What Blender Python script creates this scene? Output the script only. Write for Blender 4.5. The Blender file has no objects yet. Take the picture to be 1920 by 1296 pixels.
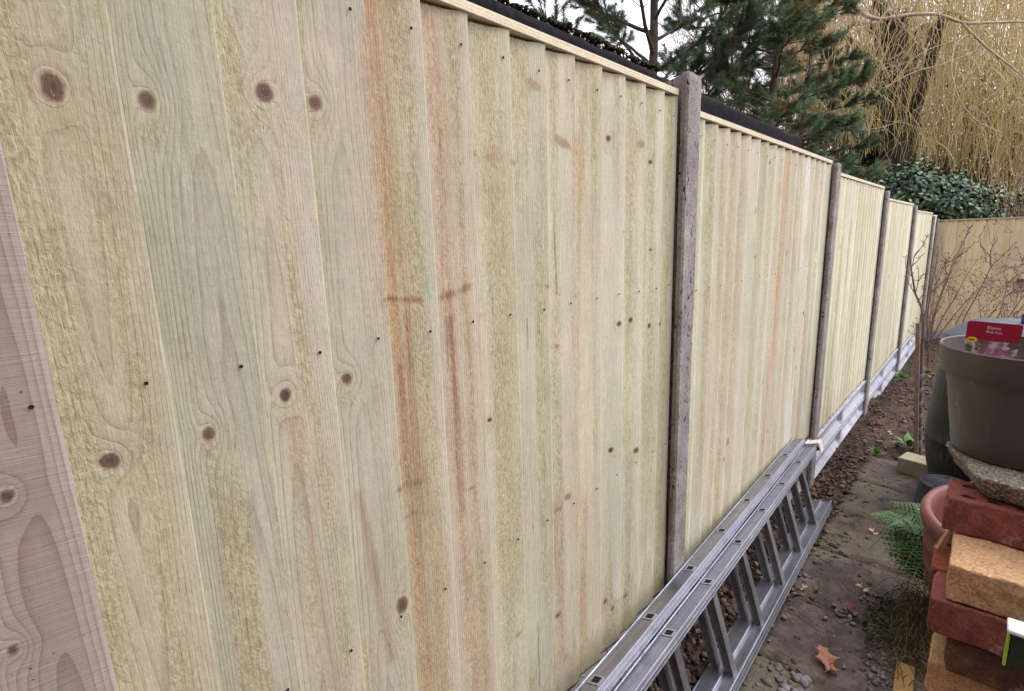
import bpy, bmesh, math, random
import numpy as np
from mathutils import Vector, Matrix
from math import radians, sin, cos, pi, sqrt, atan2

random.seed(7)
SC = bpy.context.scene
COL = SC.collection

# ------------------------------------------------------------------ camera
CX, CZ = .7091, 1.3703
YAW, PIT, ROL = map(radians, (42.527, 11.409, -1.871))
FPX = 985.6
_f = Vector((-sin(YAW)*cos(PIT), cos(YAW)*cos(PIT), -sin(PIT)))
_r = Vector((cos(YAW), sin(YAW), 0)); _u = _r.cross(_f)
_r, _u = cos(ROL)*_r+sin(ROL)*_u, -sin(ROL)*_r+cos(ROL)*_u
cam_d = bpy.data.cameras.new('camera'); cam = bpy.data.objects.new('camera', cam_d); COL.objects.link(cam)
cam.matrix_world = Matrix(((_r.x, _u.x, -_f.x, CX), (_r.y, _u.y, -_f.y, 0), (_r.z, _u.z, -_f.z, CZ), (0, 0, 0, 1)))
cam_d.sensor_width = 36; cam_d.sensor_fit = 'HORIZONTAL'; cam_d.lens = FPX/1920*36
cam_d.clip_start = .02; cam_d.clip_end = 3000
SC.camera = cam

# ------------------------------------------------------------------ world, sun, exposure
SUN_EL, SUN_AZ = radians(50), radians(44)      # azimuth measured from +Y towards +X
W = bpy.data.worlds.new('World'); SC.world = W; W.use_nodes = True
wt = W.node_tree; wt.nodes.clear()
def wn(t, **k):
    n = wt.nodes.new(t)
    for a, b in k.items(): setattr(n, a, b)
    return n
wo = wn('ShaderNodeOutputWorld'); bg = wn('ShaderNodeBackground'); sky = wn('ShaderNodeTexSky', sky_type='NISHITA')
sky.sun_disc = False; sky.sun_elevation = SUN_EL; sky.sun_rotation = SUN_AZ; sky.dust_density = 4; sky.air_density = 1
tc = wn('ShaderNodeTexCoord')
dt = wn('ShaderNodeVectorMath', operation='DOT_PRODUCT'); dt.inputs[1].default_value = (sin(SUN_AZ)*cos(SUN_EL), cos(SUN_AZ)*cos(SUN_EL), sin(SUN_EL))
mr = wn('ShaderNodeMapRange'); mr.inputs[1].default_value = -.15; mr.inputs[2].default_value = .95; mr.inputs[3].default_value = 2.2; mr.inputs[4].default_value = 15.
ns = wn('ShaderNodeTexNoise'); ns.inputs['Scale'].default_value = 2.2; ns.inputs['Detail'].default_value = 4
nm = wn('ShaderNodeMapRange'); nm.inputs[3].default_value = .86; nm.inputs[4].default_value = 1.1
mm = wn('ShaderNodeMath', operation='MULTIPLY')
vm = wn('ShaderNodeVectorMath', operation='SCALE'); vm.inputs[0].default_value = (.985, .98, 1.06)
mx = wn('ShaderNodeMixRGB'); mx.inputs[0].default_value = .9
L = wt.links.new
L(tc.outputs['Generated'], dt.inputs[0]); L(dt.outputs['Value'], mr.inputs[0]); L(tc.outputs['Generated'], ns.inputs['Vector'])
L(ns.outputs[0], nm.inputs[0]); L(mr.outputs[0], mm.inputs[0]); L(nm.outputs[0], mm.inputs[1]); L(mm.outputs[0], vm.inputs['Scale'])
L(sky.outputs[0], mx.inputs[1]); L(vm.outputs[0], mx.inputs[2]); L(mx.outputs[0], bg.inputs[0]); L(bg.outputs[0], wo.inputs[0])
bg.inputs[1].default_value = .12
sd = bpy.data.lights.new('sun', 'SUN'); so = bpy.data.objects.new('sun', sd); COL.objects.link(so)
sd.energy = .8; sd.angle = radians(25); sd.color = (1, .965, .92)
so.rotation_euler = Vector((sin(SUN_AZ)*cos(SUN_EL), cos(SUN_AZ)*cos(SUN_EL), sin(SUN_EL))).to_track_quat('Z', 'Y').to_euler()
SC.view_settings.view_transform = 'Standard'; SC.view_settings.look = 'None'; SC.view_settings.exposure = .9; SC.view_settings.gamma = 1
SC.render.engine = 'CYCLES'

# ------------------------------------------------------------------ helpers
def lin(c):
    return tuple((x/255/12.92 if x/255 <= .04045 else ((x/255+.055)/1.055)**2.4) for x in c)
def tag(o, label=None, cat=None, group=None, kind=None):
    if label: o['label'] = label
    if cat: o['category'] = cat
    if group: o['group'] = group
    if kind: o['kind'] = kind
    return o
def thing(name, label, cat, loc=(0, 0, 0), group=None, rz=0):
    o = bpy.data.objects.new(name, None); COL.objects.link(o); o.location = loc; o.rotation_euler = (0, 0, rz)
    o.empty_display_size = .1
    return tag(o, label, cat, group)
def link(name, me, mat=None, parent=None):
    o = bpy.data.objects.new(name, me); COL.objects.link(o)
    if mat is not None:
        me.materials.clear(); me.materials.append(mat)
    if parent is not None: o.parent = parent
    return o
def npmesh(name, v, f, mat=None, parent=None, attrs=None, smooth=False):
    """v (N,3); f (M,k) with one k"""
    v = np.asarray(v, np.float32); f = np.asarray(f, np.int32)
    me = bpy.data.meshes.new(name); k = f.shape[1]
    me.vertices.add(len(v)); me.vertices.foreach_set('co', v.ravel())
    me.loops.add(f.size); me.loops.foreach_set('vertex_index', f.ravel())
    me.polygons.add(len(f)); me.polygons.foreach_set('loop_start', np.arange(0, f.size, k, dtype=np.int32))
    me.polygons.foreach_set('loop_total', np.full(len(f), k, np.int32))
    if smooth: me.polygons.foreach_set('use_smooth', np.ones(len(f), bool))
    for n, (t, a) in (attrs or {}).items():
        at = me.attributes.new(n, t, 'POINT')
        at.data.foreach_set('value' if t == 'FLOAT' else 'color' if t == 'FLOAT_COLOR' else 'vector', np.asarray(a, np.float32).ravel())
    me.update(calc_edges=True); me.validate()
    return link(name, me, mat, parent)
def bmobj(name, bm, mat, parent=None, smooth=False):
    me = bpy.data.meshes.new(name); bmesh.ops.recalc_face_normals(bm, faces=bm.faces); bm.to_mesh(me); bm.free()
    if smooth: me.polygons.foreach_set('use_smooth', [True]*len(me.polygons))
    return link(name, me, mat, parent)
def addbox(bm, lo, hi, M=None, bev=0, seg=2):
    r = bmesh.ops.create_cube(bm, size=1)
    vs = r['verts']
    for v in vs:
        v.co = Vector(((lo[i]+hi[i])/2+v.co[i]*(hi[i]-lo[i])) for i in range(3))
        if M is not None: v.co = M @ v.co
    if bev:
        es = set(e for v in vs for e in v.link_edges)
        bmesh.ops.bevel(bm, geom=list(es), offset=bev, segments=seg, affect='EDGES', profile=.5)
def lathe(profile, n=48, cap=False):
    """profile list of (r,z)"""
    P = np.array(profile); m = len(P); a = np.linspace(0, 2*pi, n, endpoint=False)
    v = np.stack([np.outer(P[:, 0], np.cos(a)), np.outer(P[:, 0], np.sin(a)), np.outer(P[:, 1], np.ones(n))], -1).reshape(-1, 3)
    i = np.arange(m-1)[:, None]*n; j = np.arange(n)[None]; j2 = (j+1) % n
    f = np.stack([i+j, i+j2, i+n+j2, i+n+j], -1).reshape(-1, 4)
    return v, f
def tubes(paths, sides=4):
    """paths: list of (pts(N,3), radii(N)) -> v,f,pid"""
    V, F, ID = [], [], []; base = 0
    for k, (p, r) in enumerate(paths):
        p = np.asarray(p, float); n = len(p); r = np.broadcast_to(r, (n,))
        t = np.gradient(p, axis=0); t /= np.linalg.norm(t, axis=1)[:, None]+1e-9
        ref = np.array([0, 0, 1.]) if abs(t[:, 2]).mean() < .8 else np.array([1., 0, 0])
        a = np.cross(t, ref); a /= np.linalg.norm(a, axis=1)[:, None]+1e-9; b = np.cross(t, a)
        th = np.arange(sides)*2*pi/sides
        ring = p[:, None]+r[:, None, None]*(np.cos(th)[None, :, None]*a[:, None]+np.sin(th)[None, :, None]*b[:, None])
        V.append(ring.reshape(-1, 3))
        i = np.arange(n-1)[:, None]*sides; j = np.arange(sides)[None]; j2 = (j+1) % sides
        F.append((base+np.stack([i+j, i+j2, i+sides+j2, i+sides+j], -1)).reshape(-1, 4))
        ID.append(np.full(n*sides, k)); base += n*sides
    return np.concatenate(V), np.concatenate(F), np.concatenate(ID)
RNG = np.random.default_rng(11)

def h2(ix, iy, s):
    h = (ix.astype(np.int64)*374761393+iy.astype(np.int64)*668265263+s*982451653) & 0xffffffff
    h = ((h ^ (h >> 13))*1274126177) & 0xffffffff
    return ((h ^ (h >> 16)) & 0xffff)/65535.
def vn(x, y, s=0):
    x = np.asarray(x, float); y = np.asarray(y, float); x, y = np.broadcast_arrays(x, y)
    ix, iy = np.floor(x), np.floor(y); fx, fy = x-ix, y-iy; fx = fx*fx*(3-2*fx); fy = fy*fy*(3-2*fy)
    a, b, c, d = h2(ix, iy, s), h2(ix+1, iy, s), h2(ix, iy+1, s), h2(ix+1, iy+1, s)
    return (a*(1-fx)+b*fx)*(1-fy)+(c*(1-fx)+d*fx)*fy
def fbm(x, y, s=0, o=3):
    r, a, t = 0, 1., 0
    for i in range(o):
        r = r+a*vn(x*2**i, y*2**i, s+i*17); t += a; a *= .5
    return r/t
def ss(a, b, x):
    t = np.clip((x-a)/(b-a), 0, 1); return t*t*(3-2*t)

# ------------------------------------------------------------------ materials
class MT:
    def __init__(s, name, rough=.7, spec=.3, metal=0.):
        s.m = bpy.data.materials.new(name); s.m.use_nodes = True; s.t = s.m.node_tree
        s.b = s.t.nodes['Principled BSDF']; s.b.inputs['Roughness'].default_value = rough; s.b.inputs['Specular IOR Level'].default_value = spec
        s.b.inputs['Metallic'].default_value = metal
    def n(s, t, **k):
        x = s.t.nodes.new(t)
        for a, b in k.items(): setattr(x, a, b)
        return x
    def set(s, node, **k):
        for a, b in k.items(): s.i(node, a, b)
        return node
    def i(s, node, key, val):
        sock = node.inputs[key]
        if hasattr(val, 'is_output') or isinstance(val, bpy.types.NodeSocket): s.t.links.new(val, sock)
        else: sock.default_value = val
    def coord(s, kind='Object', scale=(1, 1, 1), attr=None):
        if attr:
            c = s.n('ShaderNodeAttribute', attribute_name=attr).outputs['Vector']
        else: c = s.n('ShaderNodeTexCoord').outputs[kind]
        mp = s.n('ShaderNodeMapping'); s.i(mp, 'Vector', c); mp.inputs['Scale'].default_value = scale
        return mp.outputs[0]
    def noise(s, vec, scale=5, detail=3, rough=.5, dist=0):
        x = s.n('ShaderNodeTexNoise'); s.i(x, 'Vector', vec); x.inputs['Scale'].default_value = scale; x.inputs['Detail'].default_value = detail
        x.inputs['Roughness'].default_value = rough; x.inputs['Distortion'].default_value = dist
        return x.outputs[0]
    def voro(s, vec, scale=5, feat='F1', out='Distance', rand=1):
        x = s.n('ShaderNodeTexVoronoi', feature=feat); s.i(x, 'Vector', vec); x.inputs['Scale'].default_value = scale; x.inputs['Randomness'].default_value = rand
        return x.outputs[out]
    def rng(s, v, a, b, c=0., d=1.):
        x = s.n('ShaderNodeMapRange'); s.i(x, 0, v)
        for k, q in zip((1, 2, 3, 4), (a, b, c, d)): x.inputs[k].default_value = q
        return x.outputs[0]
    def math(s, op, a, b=0.):
        x = s.n('ShaderNodeMath', operation=op); s.i(x, 0, a); s.i(x, 1, b); return x.outputs[0]
    def mix(s, f, a, b, mode='MIX'):
        x = s.n('ShaderNodeMixRGB', blend_type=mode); s.i(x, 0, f)
        for k, q in ((1, a), (2, b)):
            if isinstance(q, tuple): q = (*q[:3], 1)
            s.i(x, k, q)
        return x.outputs[0]
    def attr(s, name, out='Fac'): return s.n('ShaderNodeAttribute', attribute_name=name).outputs[out]
    def bump(s, h, dist=.001, strength=1., prev=None):
        x = s.n('ShaderNodeBump'); s.i(x, 'Height', h); x.inputs['Distance'].default_value = dist; s.i(x, 'Strength', strength)
        if prev is not None: s.i(x, 'Normal', prev)
        return x.outputs[0]
    def out(s, col=None, nrm=None, rough=None):
        if col is not None:
            if isinstance(col, tuple): col = (*col[:3], 1)
            s.i(s.b, 'Base Color', col)
        if nrm is not None: s.i(s.b, 'Normal', nrm)
        if rough is not None: s.i(s.b, 'Roughness', rough)
        return s.m

def mat_wood(name, fine=1.0):
    M = MT(name, .82, .2)
    uv = M.n('ShaderNodeAttribute', attribute_name='uvw').outputs['Vector']
    def mp(sx, sy, rz=0):
        q = M.n('ShaderNodeMapping'); M.i(q, 'Vector', uv); q.inputs['Scale'].default_value = (sx, sy, 1); q.inputs['Rotation'].default_value = (0, 0, rz); return q.outputs[0]
    col = M.attr('col', 'Color'); fz = M.attr('fuzz'); ph = M.attr('phase')
    # annual ring lines
    wob = M.noise(mp(60, 6), 1, 2)
    p2 = M.math('ADD', ph, M.math('MULTIPLY', wob, .55))
    fr = M.math('FRACT', p2)
    late = M.math('POWER', fr, 5.)                       # slow darkening then a sharp edge
    sharp = M.rng(fr, .0, .06, 1, 0)
    ring = M.math('MAXIMUM', late, M.math('MULTIPLY', sharp, .5))
    var = M.rng(M.noise(mp(12, 1.3), 1, 2), .3, .7, .35, 1.)
    ringk = M.math('MULTIPLY', M.math('MULTIPLY', ring, var), M.math('SUBTRACT', 1., M.math('MULTIPLY', fz, .45)))
    c = M.mix(M.math('MULTIPLY', ringk, .46*fine), col, lin((112, 96, 72)), 'MIX')
    # fine fibre streaks
    f1 = M.noise(mp(520, 9), 1, 3, .6)
    c = M.mix(1., c, M.mix(M.rng(f1, .32, .68), (.88, .87, .84), (1.07, 1.07, 1.07)), 'MULTIPLY')
    stn = M.attr('stain'); ff = M.noise(mp(260, 4), 1, 4, .65)
    sm_ = M.math('MULTIPLY', stn, M.rng(M.math('ADD', M.math('MULTIPLY', ff, .7), M.math('MULTIPLY', f1, .3)), .38, .58, .55, 1.7)); sm_ = M.n('ShaderNodeClamp').outputs[0] if False else M.rng(sm_, 0, 1)
    c = M.mix(sm_, c, M.attr('scol', 'Color'))
    # blotches
    b1 = M.noise(mp(22, 9), 1, 4, .6)
    c = M.mix(1., c, M.mix(M.rng(b1, .3, .7), (.92, .92, .9), (1.06, 1.05, 1.04)), 'MULTIPLY')
    # torn fibres: ridged noise with a slant
    g1 = M.noise(mp(230, 115, .35), 1, 3, .62, .6)
    g2 = M.noise(mp(130, 60, -.3), 1, 2, .6, .8)
    g = M.math('ADD', M.math('MULTIPLY', g1, .6), M.math('MULTIPLY', g2, .4))
    fk = M.rng(fz, 0, 1, .34, 1.)
    c = M.mix(fk, c, M.mix(M.rng(g, .38, .62), (.76, .745, .69), (1.17, 1.16, 1.12)), 'MULTIPLY')
    hair = M.rng(M.noise(mp(430, 120, .5), 1, 1, .5, 1.5), .70, .76)
    c = M.mix(M.math('MULTIPLY', hair, M.rng(fz, .1, .8, .22, .55)), c, lin((222, 214, 180)))
    # sawn hair lines across the grain
    sw = M.noise(mp(7, 420), 1, 2)
    c = M.mix(.5, c, M.mix(M.rng(sw, .3, .7), (.94, .94, .94), (1.05, 1.05, 1.06)), 'MULTIPLY')
    n = M.bump(g, .0026, fk)
    n = M.bump(M.math('SUBTRACT', f1, M.math('MULTIPLY', ring, .8)), .0007, .7, n)
    n = M.bump(sw, .0004, .5, n)
    return M.out(c, n)
WOOD = mat_wood('treated_softwood')

def mat_dark_plank():
    M = MT('rough_sawn_dark_plank', .85, .2)
    uv = M.n('ShaderNodeAttribute', attribute_name='uvw').outputs['Vector']
    def mp(sx, sy, rz=0):
        q = M.n('ShaderNodeMapping'); M.i(q, 'Vector', uv); q.inputs['Scale'].default_value = (sx, sy, 1); q.inputs['Rotation'].default_value = (0, 0, rz); return q.outputs[0]
    col = M.attr('col', 'Color'); ph = M.attr('phase')
    fr = M.math('FRACT', M.math('ADD', ph, M.math('MULTIPLY', M.noise(mp(30, 5), 1, 2), .8)))
    c = M.mix(M.math('MULTIPLY', M.math('POWER', fr, 3.), .5), col, lin((104, 74, 62)))
    sw = M.noise(mp(9, 170, .05), 1, 3, .75, .6)
    c = M.mix(.5, c, M.mix(M.rng(sw, .35, .65), (.88, .88, .89), (1.1, 1.09, 1.1)), 'MULTIPLY')
    sp = M.math('MULTIPLY', M.rng(M.noise(mp(150, 150), 1, 1), .70, .74), M.rng(M.noise(mp(14, 9), 1, 2), .5, .62))
    c = M.mix(M.math('MULTIPLY', sp, .8), c, lin((48, 40, 44)))
    f1 = M.noise(mp(180, 30), 1, 4, .7)
    c = M.mix(.4, c, M.mix(f1, (.8, .8, .8), (1.2, 1.2, 1.2)), 'MULTIPLY')
    n = M.bump(sw, .0012, .8); n = M.bump(f1, .0006, .6, n)
    return M.out(c, n)
PLANK = mat_dark_plank()

def mat_concrete(name, c1, c2, pit=1., scale=1., spk=.0):
    M = MT(name, .9, .2)
    v = M.coord('Object')
    a = M.noise(v, 9*scale, 5, .65); b = M.noise(v, 120*scale, 3, .6); st = M.noise(M.coord('Object', (9, 9, 1.5)), 1, 4, .6)
    c = M.mix(M.rng(a, .3, .7), c1, c2)
    c = M.mix(M.rng(st, .35, .65, 0, .35), c, tuple(x*.55 for x in c1))
    c = M.mix(1., c, M.mix(M.rng(b, .3, .7), (.8, .8, .8), (1.18, 1.18, 1.18)), 'MULTIPLY')
    if spk:
        sp_ = M.noise(v, 210, 2, .7); c = M.mix(M.math('MULTIPLY', M.rng(sp_, .54, .62), spk), c, (.55, .52, .48)); c = M.mix(M.math('MULTIPLY', M.rng(sp_, .45, .36), spk), c, (.04, .035, .03))
    vw = M.coord('Object', (1, 1, .55))
    pn = M.noise(vw, 95*scale, 2, .5, .4); pm = M.noise(v, 10, 3)
    pits = M.math('MULTIPLY', M.rng(pn, .60, .66), M.rng(pm, .40, .58))
    c = M.mix(M.math('MULTIPLY', pits, .85*pit), c, (.02, .018, .018))
    h = M.math('SUBTRACT', M.math('MULTIPLY', b, .5), M.math('MULTIPLY', pits, 1.5*pit))
    return M.out(c, M.bump(h, .0025, .8))
CONC_POST = mat_concrete('post_concrete', lin((120, 113, 108)), lin((168, 163, 160)), 1.2, 1., .22)
CONC_BOARD = mat_concrete('gravel_board_concrete', lin((158, 157, 166)), lin((190, 189, 198)), .15)
CONC_SLAB = mat_concrete('mossy_slab_concrete', lin((92, 82, 70)), lin((140, 130, 114)), .7, 2.2, .55)

def mat_plastic(name, col, rough=.45):
    M = MT(name, rough, .4); v = M.coord('Object'); a = M.noise(v, 260, 3, .6); b = M.noise(v, 5, 4, .6); d = M.noise(M.coord('Object', (14, 14, 5)), 1, 5, .7); e = M.noise(M.coord('Object', (90, 90, 3)), 1, 3)
    g = M.n('ShaderNodeSeparateXYZ'); M.i(g, 0, M.n('ShaderNodeTexCoord').outputs['Object'])
    c = M.mix(1., tuple(col), M.mix(M.rng(b, .3, .7), (.86,)*3, (1.14,)*3), 'MULTIPLY')
    c = M.mix(M.math('MULTIPLY', M.rng(d, .52, .70), .30), c, lin((128, 112, 98)))
    c = M.mix(M.math('MULTIPLY', M.rng(e, .58, .75), .18), c, lin((158, 148, 138)))
    sp = M.noise(v, 130, 2, .5); c = M.mix(M.math('MULTIPLY', M.rng(sp, .70, .73), .6), c, lin((116, 96, 80)))
    return M.out(c, M.bump(a, .0001, .5), M.rng(d, .3, .7, rough-.06, rough+.2))
def mat_simple(name, col, rough=.6, spec=.4, metal=0, nscale=40, amp=.12, bump=.0004, nsc2=6):
    M = MT(name, rough, spec, metal); v = M.coord('Object')
    a = M.noise(v, nscale, 4, .6); b = M.noise(v, nsc2, 3, .6)
    c = M.mix(1., tuple(col), M.mix(M.rng(a, .3, .7), (1-amp,)*3, (1+amp,)*3), 'MULTIPLY')
    c = M.mix(1., c, M.mix(M.rng(b, .3, .7), (1-amp,)*3, (1+amp,)*3), 'MULTIPLY')
    return M.out(c, M.bump(a, bump, .6) if bump else None, M.rng(b, .3, .7, max(0, rough-.08), min(1, rough+.1)))

# ------------------------------------------------------------------ fence boards
PITCH = .1015
KNOTS = [(.114, 1.532, .0120, .0145, 0), (.193, 1.532, .0095, .0122, 0), (.323, 1.562, .0110, .0127, 0), (.392, 1.561, .0100, .0115, 0), (.102, 1.142, .0089, .0104, 0),
 (.203, 1.143, .0075, .0088, 0), (.304, 1.169, .0090, .0105, 1), (.398, 1.171, .0090, .0100, 0), (.457, .751, .0110, .0155, 0), (.016, 1.136, .0062, .007, 1), (-.006, .971, .005, .006, 1),
 (.946, 1.567, .030, .010, 2), (.990, 1.577, .012, .008, 3), (1.128, 1.596, .010, .008, 0), (1.275, 1.597, .018, .009, 2), (.728, 1.519, .018, .007, 2), (.690, 1.522, .008, .006, 2), (.79, 1.514, .012, .005, 2),
 (.852, 1.664, .020, .009, 2), (1.173, 1.149, .011, .0075, 0), (1.241, 1.149, .011, .0075, 0), (1.095, 1.149, .008, .007, 0), (1.345, 1.118, .009, .007, 0), (1.415, 1.113, .008, .007, 0), (1.273, .768, .015, .0095, 0),
 (1.144, .811, .010, .007, 1), (.948, .756, .013, .009, 3), (.915, .735, .012, .007, 3), (.684, 1.232, .008, .005, 3), (1.337, 1.56, .010, .0065, 0), (1.404, 1.563, .009, .006, 0), (.921, 1.132, .008, .0045, 3), (1.123, .364, .009, .008, 0),
 (1.155, .325, .010, .008, 0), (1.232, .318, .009, .007, 0), (.478, 1.283, .008, .006, 3), (.64, .9, .010, .004, 3), (.70, 1.02, .007, .005, 1), (.885, 1.27, .012, .004, 3), (.99, 1.24, .014, .004, 3), (1.345, 1.33, .006, .005, 0), (1.19, 1.38, .005, .004, 0), (.755, .5, .012, .005, 2), (.91, .45, .01, .006, 1), (.335, .42, .012, .012, 0), (.06, .55, .01, .012, 1), (.62, .35, .012, .01, 0)]
CRACKS = [((.615, 1.644), (.599, 1.273)), ((.604, 1.268), (.600, .867)), ((.914, 1.487), (.922, 1.251)), ((.819, 1.206), (.822, .728)), ((.996, 1.219), (.992, .826)), ((.827, .482), (.829, .304)), ((.496, 1.17), (.509, .866)), ((1.304, 1.185), (1.308, 1.08))]
# colour streaks: (y,z)-(y,z), width, colour, strength, fuzzy
STREAKS = [((.557, 1.305), (.560, 1.275), .0022, (70, 190, 160), 1.),
 ((.488, 1.71), (.512, .30), .022, (184, 142, 92), .75), ((.600, 1.71), (.622, .45), .020, (190, 144, 108), .65), ((.53, .98), (.545, .2), .016, (178, 146, 98), .5), ((.98, 1.55), (.985, .25), .014, (192, 158, 112), .45), ((.64, .95), (.66, .3), .014, (176, 150, 104), .45),
 ((.492, 1.69), (.492, 1.471), .007, (176, 128, 84), .7), ((.505, 1.60), (.518, 1.157), .012, (172, 138, 88), .6), ((.515, 1.25), (.517, .90), .010, (160, 112, 66), .75), ((.497, 1.17), (.499, .956), .008, (164, 112, 80), .75),
 ((.508, .95), (.530, .45), .012, (160, 128, 82), .5), ((.590, 1.68), (.612, 1.25), .012, (198, 160, 132), .55), ((.611, 1.50), (.616, 1.25), .006, (180, 136, 108), .5), ((.612, 1.234), (.618, .86), .008, (168, 116, 92), .75), ((.645, 1.29), (.65, 1.0), .012, (180, 146, 104), .4),
 ((.471, 1.286), (.543, 1.276), .005, (150, 98, 62), .95), ((.597, 1.274), (.653, 1.288), .006, (158, 104, 72), .95), ((.467, .965), (.522, .957), .0035, (142, 96, 68), .95), ((.478, .90), (.51, .905), .0035, (142, 88, 60), .7),
 ((1.005, 1.57), (.987, .642), .018, (190, 156, 106), .55), ((.905, .75), (.92, .30), .018, (180, 140, 100), .45), ((1.03, .72), (1.0, .22), .012, (176, 140, 100), .5), ((1.754, 1.153), (1.727, .405), .022, (196, 160, 126), .5),
 ((2.548, 1.66), (2.504, .319), .020, (204, 150, 104), .65), ((2.50, 1.663), (2.46, .247), .012, (200, 146, 104), .6), ((2.62, 1.66), (2.6, .9), .012, (206, 174, 132), .5), ((.75, 1.50), (.76, .6), .028, (176, 170, 116), .5), ((.31, 1.13), (.33, .55), .009, (164, 134, 104), .55), ((.40, .98), (.43, .66), .007, (158, 126, 92), .6), ((.385, .7), (.36, .4), .014, (176, 162, 98), .5)]
def segd(u, z, a, b):
    ax, az = a; bx, bz = b; dx, dz = bx-ax, bz-az; t = np.clip(((u-ax)*dx+(z-az)*dz)/(dx*dx+dz*dz), 0, 1)
    return np.hypot(u-ax-t*dx, z-az-t*dz), t

def board_fields(Y, Z, y0, w, seed, P, z0, near, world=True):
    """Y,Z arrays: returns col, fuzz, phase"""
    R = random.Random(seed)
    u = Y-y0
    um = u+.006*(vn(Z*1.1+seed, seed*3.1, seed)-.5)+.0025*(vn(Z*4, seed*1.7, seed+1)-.5)
    phase_add = 0.; knotm = []
    kk = [k for k in P['knots'] if y0-.02 < k[0] < y0+w+.02] if P['knots'] else []
    for (ky, kz, ra, rb, t) in kk:
        du = Y-ky; dz = Z-kz; g = np.exp(-((du/(2.1*ra))**2+(dz/(5.5*rb))**2))
        if t in (0, 1): um = um-du*g*1.0
        an_ = (hash((ky, kz)) % 100/100-.5)*(.7 if t == 2 else .2); du_ = du*cos(an_)+dz*sin(an_); dz_ = dz*cos(an_)-du*sin(an_); sc_ = .8+(hash((kz, ky)) % 37)/37*.35; d = np.sqrt((du_/(ra*sc_))**2+(dz_/rb)**2)+.30*(vn(Y*90+kz*50, Z*90, 5)-.5)+.10*(vn(Y*260, Z*260, 6)-.5)
        phase_add = phase_add+(4.2*np.exp(-d/2.0) if t in (0, 1) else 0)
        knotm.append((d, t, du, dz, ra, rb))
    typ = P.get('type') or ('q' if R.random() < .62 else 'c')
    if typ == 'c':
        c = w*R.uniform(.3, .7); a = R.uniform(5, 8.5); b = R.choice([-1, 1])*R.uniform(2.2, 4.5)
        ph = ((um-c)/(w*.5))**2*a+Z*b+1.2*vn(Y*25, Z*2.2, seed+9)
    else:
        ph = um*R.uniform(150, 260)+1.5*vn(Y*18, Z*.9, seed+9)
    ph = ph+phase_add+seed*3.7
    # colours (linear)
    T = np.array
    base = T(lin(P.get('base', (205, 198, 172)))); fcol = T(lin(P.get('fuzzcol', (176, 164, 120)))); pinkc = T(lin((196, 180, 164))); grn = T(lin((172, 178, 154)))
    col = np.broadcast_to(base, Y.shape+(3,)).copy()
    m = ss(.36, .7, fbm(u*11+seed, Z*1.1, seed+2))[..., None]; col = col*(1-.2*m)+pinkc*.2*m
    m = ss(.42, .74, fbm(u*13+seed*2, Z*1.5, seed+3))[..., None]; col = col*(1-.30*m)+grn*.30*m
    fb = fbm(u*26+seed*5, Z*1.15, seed+4, 3)
    fz = ss(P.get('f0', .50)-.08, P.get('f0', .50)+.16, fb)
    uc = w*R.uniform(.48, .72)+.012*(vn(Z*.9, seed, 14)-.5); bw = R.uniform(.008, .026); bs_ = R.choice([0, .35, .7, 1.]); band = bs_* np.exp(-((u-uc)/bw)**2)*ss(.2, .5, vn(Z*1.2+seed, seed*2., 15)+.18)
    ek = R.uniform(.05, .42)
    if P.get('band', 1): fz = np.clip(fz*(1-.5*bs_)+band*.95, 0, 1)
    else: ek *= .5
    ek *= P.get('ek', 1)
    fz = fz*ss(.25, .5, fbm(u*60, Z*9, seed+6)+.12)
    fc = fz[..., None]*.55
    col = col*(1-fc)+fcol*fc
    # broad tonal drift
    col = col*(.93+.14*fbm(u*9, Z*2.2, seed+8))[..., None]
    # planed paler strip by the thick edge, caught light painted in; other edge darkened
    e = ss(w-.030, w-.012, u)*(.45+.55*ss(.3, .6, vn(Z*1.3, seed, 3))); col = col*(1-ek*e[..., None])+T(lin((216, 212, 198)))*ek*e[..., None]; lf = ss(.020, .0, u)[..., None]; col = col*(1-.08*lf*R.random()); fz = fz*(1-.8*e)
    SM = np.zeros(Y.shape); SCc = np.broadcast_to(T(lin((180, 130, 90))), Y.shape+(3,)).copy()
    if P['streaks']:
        for a, b, sw, sc, st in P['streaks']:
            if not (y0-.03 < (a[0]+b[0])/2 < y0+w+.03): continue
            d, t = segd(Y, Z, a, b)
            mk = np.exp(-(d/(sw*(.5+1.0*vn(Z*7, Y*30, 7))))**2)*st*(.35+.8*fbm(Y*110, Z*5, 12, 3))
            mk = np.clip(mk, 0, 1)*((Y > y0-.003)&(Y < y0+w+.003)); mk = mk*(np.minimum(1, 1)); mk = mk[..., None]
            SCc = SCc*(1-np.clip(mk*3, 0, 1))+T(lin(sc))*np.clip(mk*3, 0, 1); SM = np.maximum(SM, mk[..., 0])
            if sw > .011: fz = np.maximum(fz, np.clip(mk[..., 0]*1.6, 0, 1))
    kcols = {0: (118, 86, 74), 1: (92, 72, 66), 2: (170, 138, 116), 3: (156, 110, 78)}
    for d, t, du, dz, ra, rb in knotm:
        k = ss(1.14, .74, d)
        halo = np.exp(-np.clip(d-1, 0, 9)**2/.35)*.4
        kc = T(lin(kcols[t]))
        if t in (2, 3): k = k*.8; halo = halo*.7
        halo_c = T(lin((206, 184, 152))) if t < 2 else T(lin((190, 160, 120)))
        col = col*(1-halo[..., None])+halo_c*halo[..., None]
        shade = (.62+.42*ss(0, .5, d)+.10*np.sin(d*11+du*300))[..., None] if t in (0, 1) else (.9+.2*vn(du*300, dz*120, 3))[..., None]
        edge = (1-.12*np.exp(-((d-1.05)/.12)**2)-.07*np.exp(-((d-1.7)/.10)**2)-.06*np.exp(-((d-2.4)/.12)**2))[..., None] if t in (0, 1) else 1.
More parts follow.
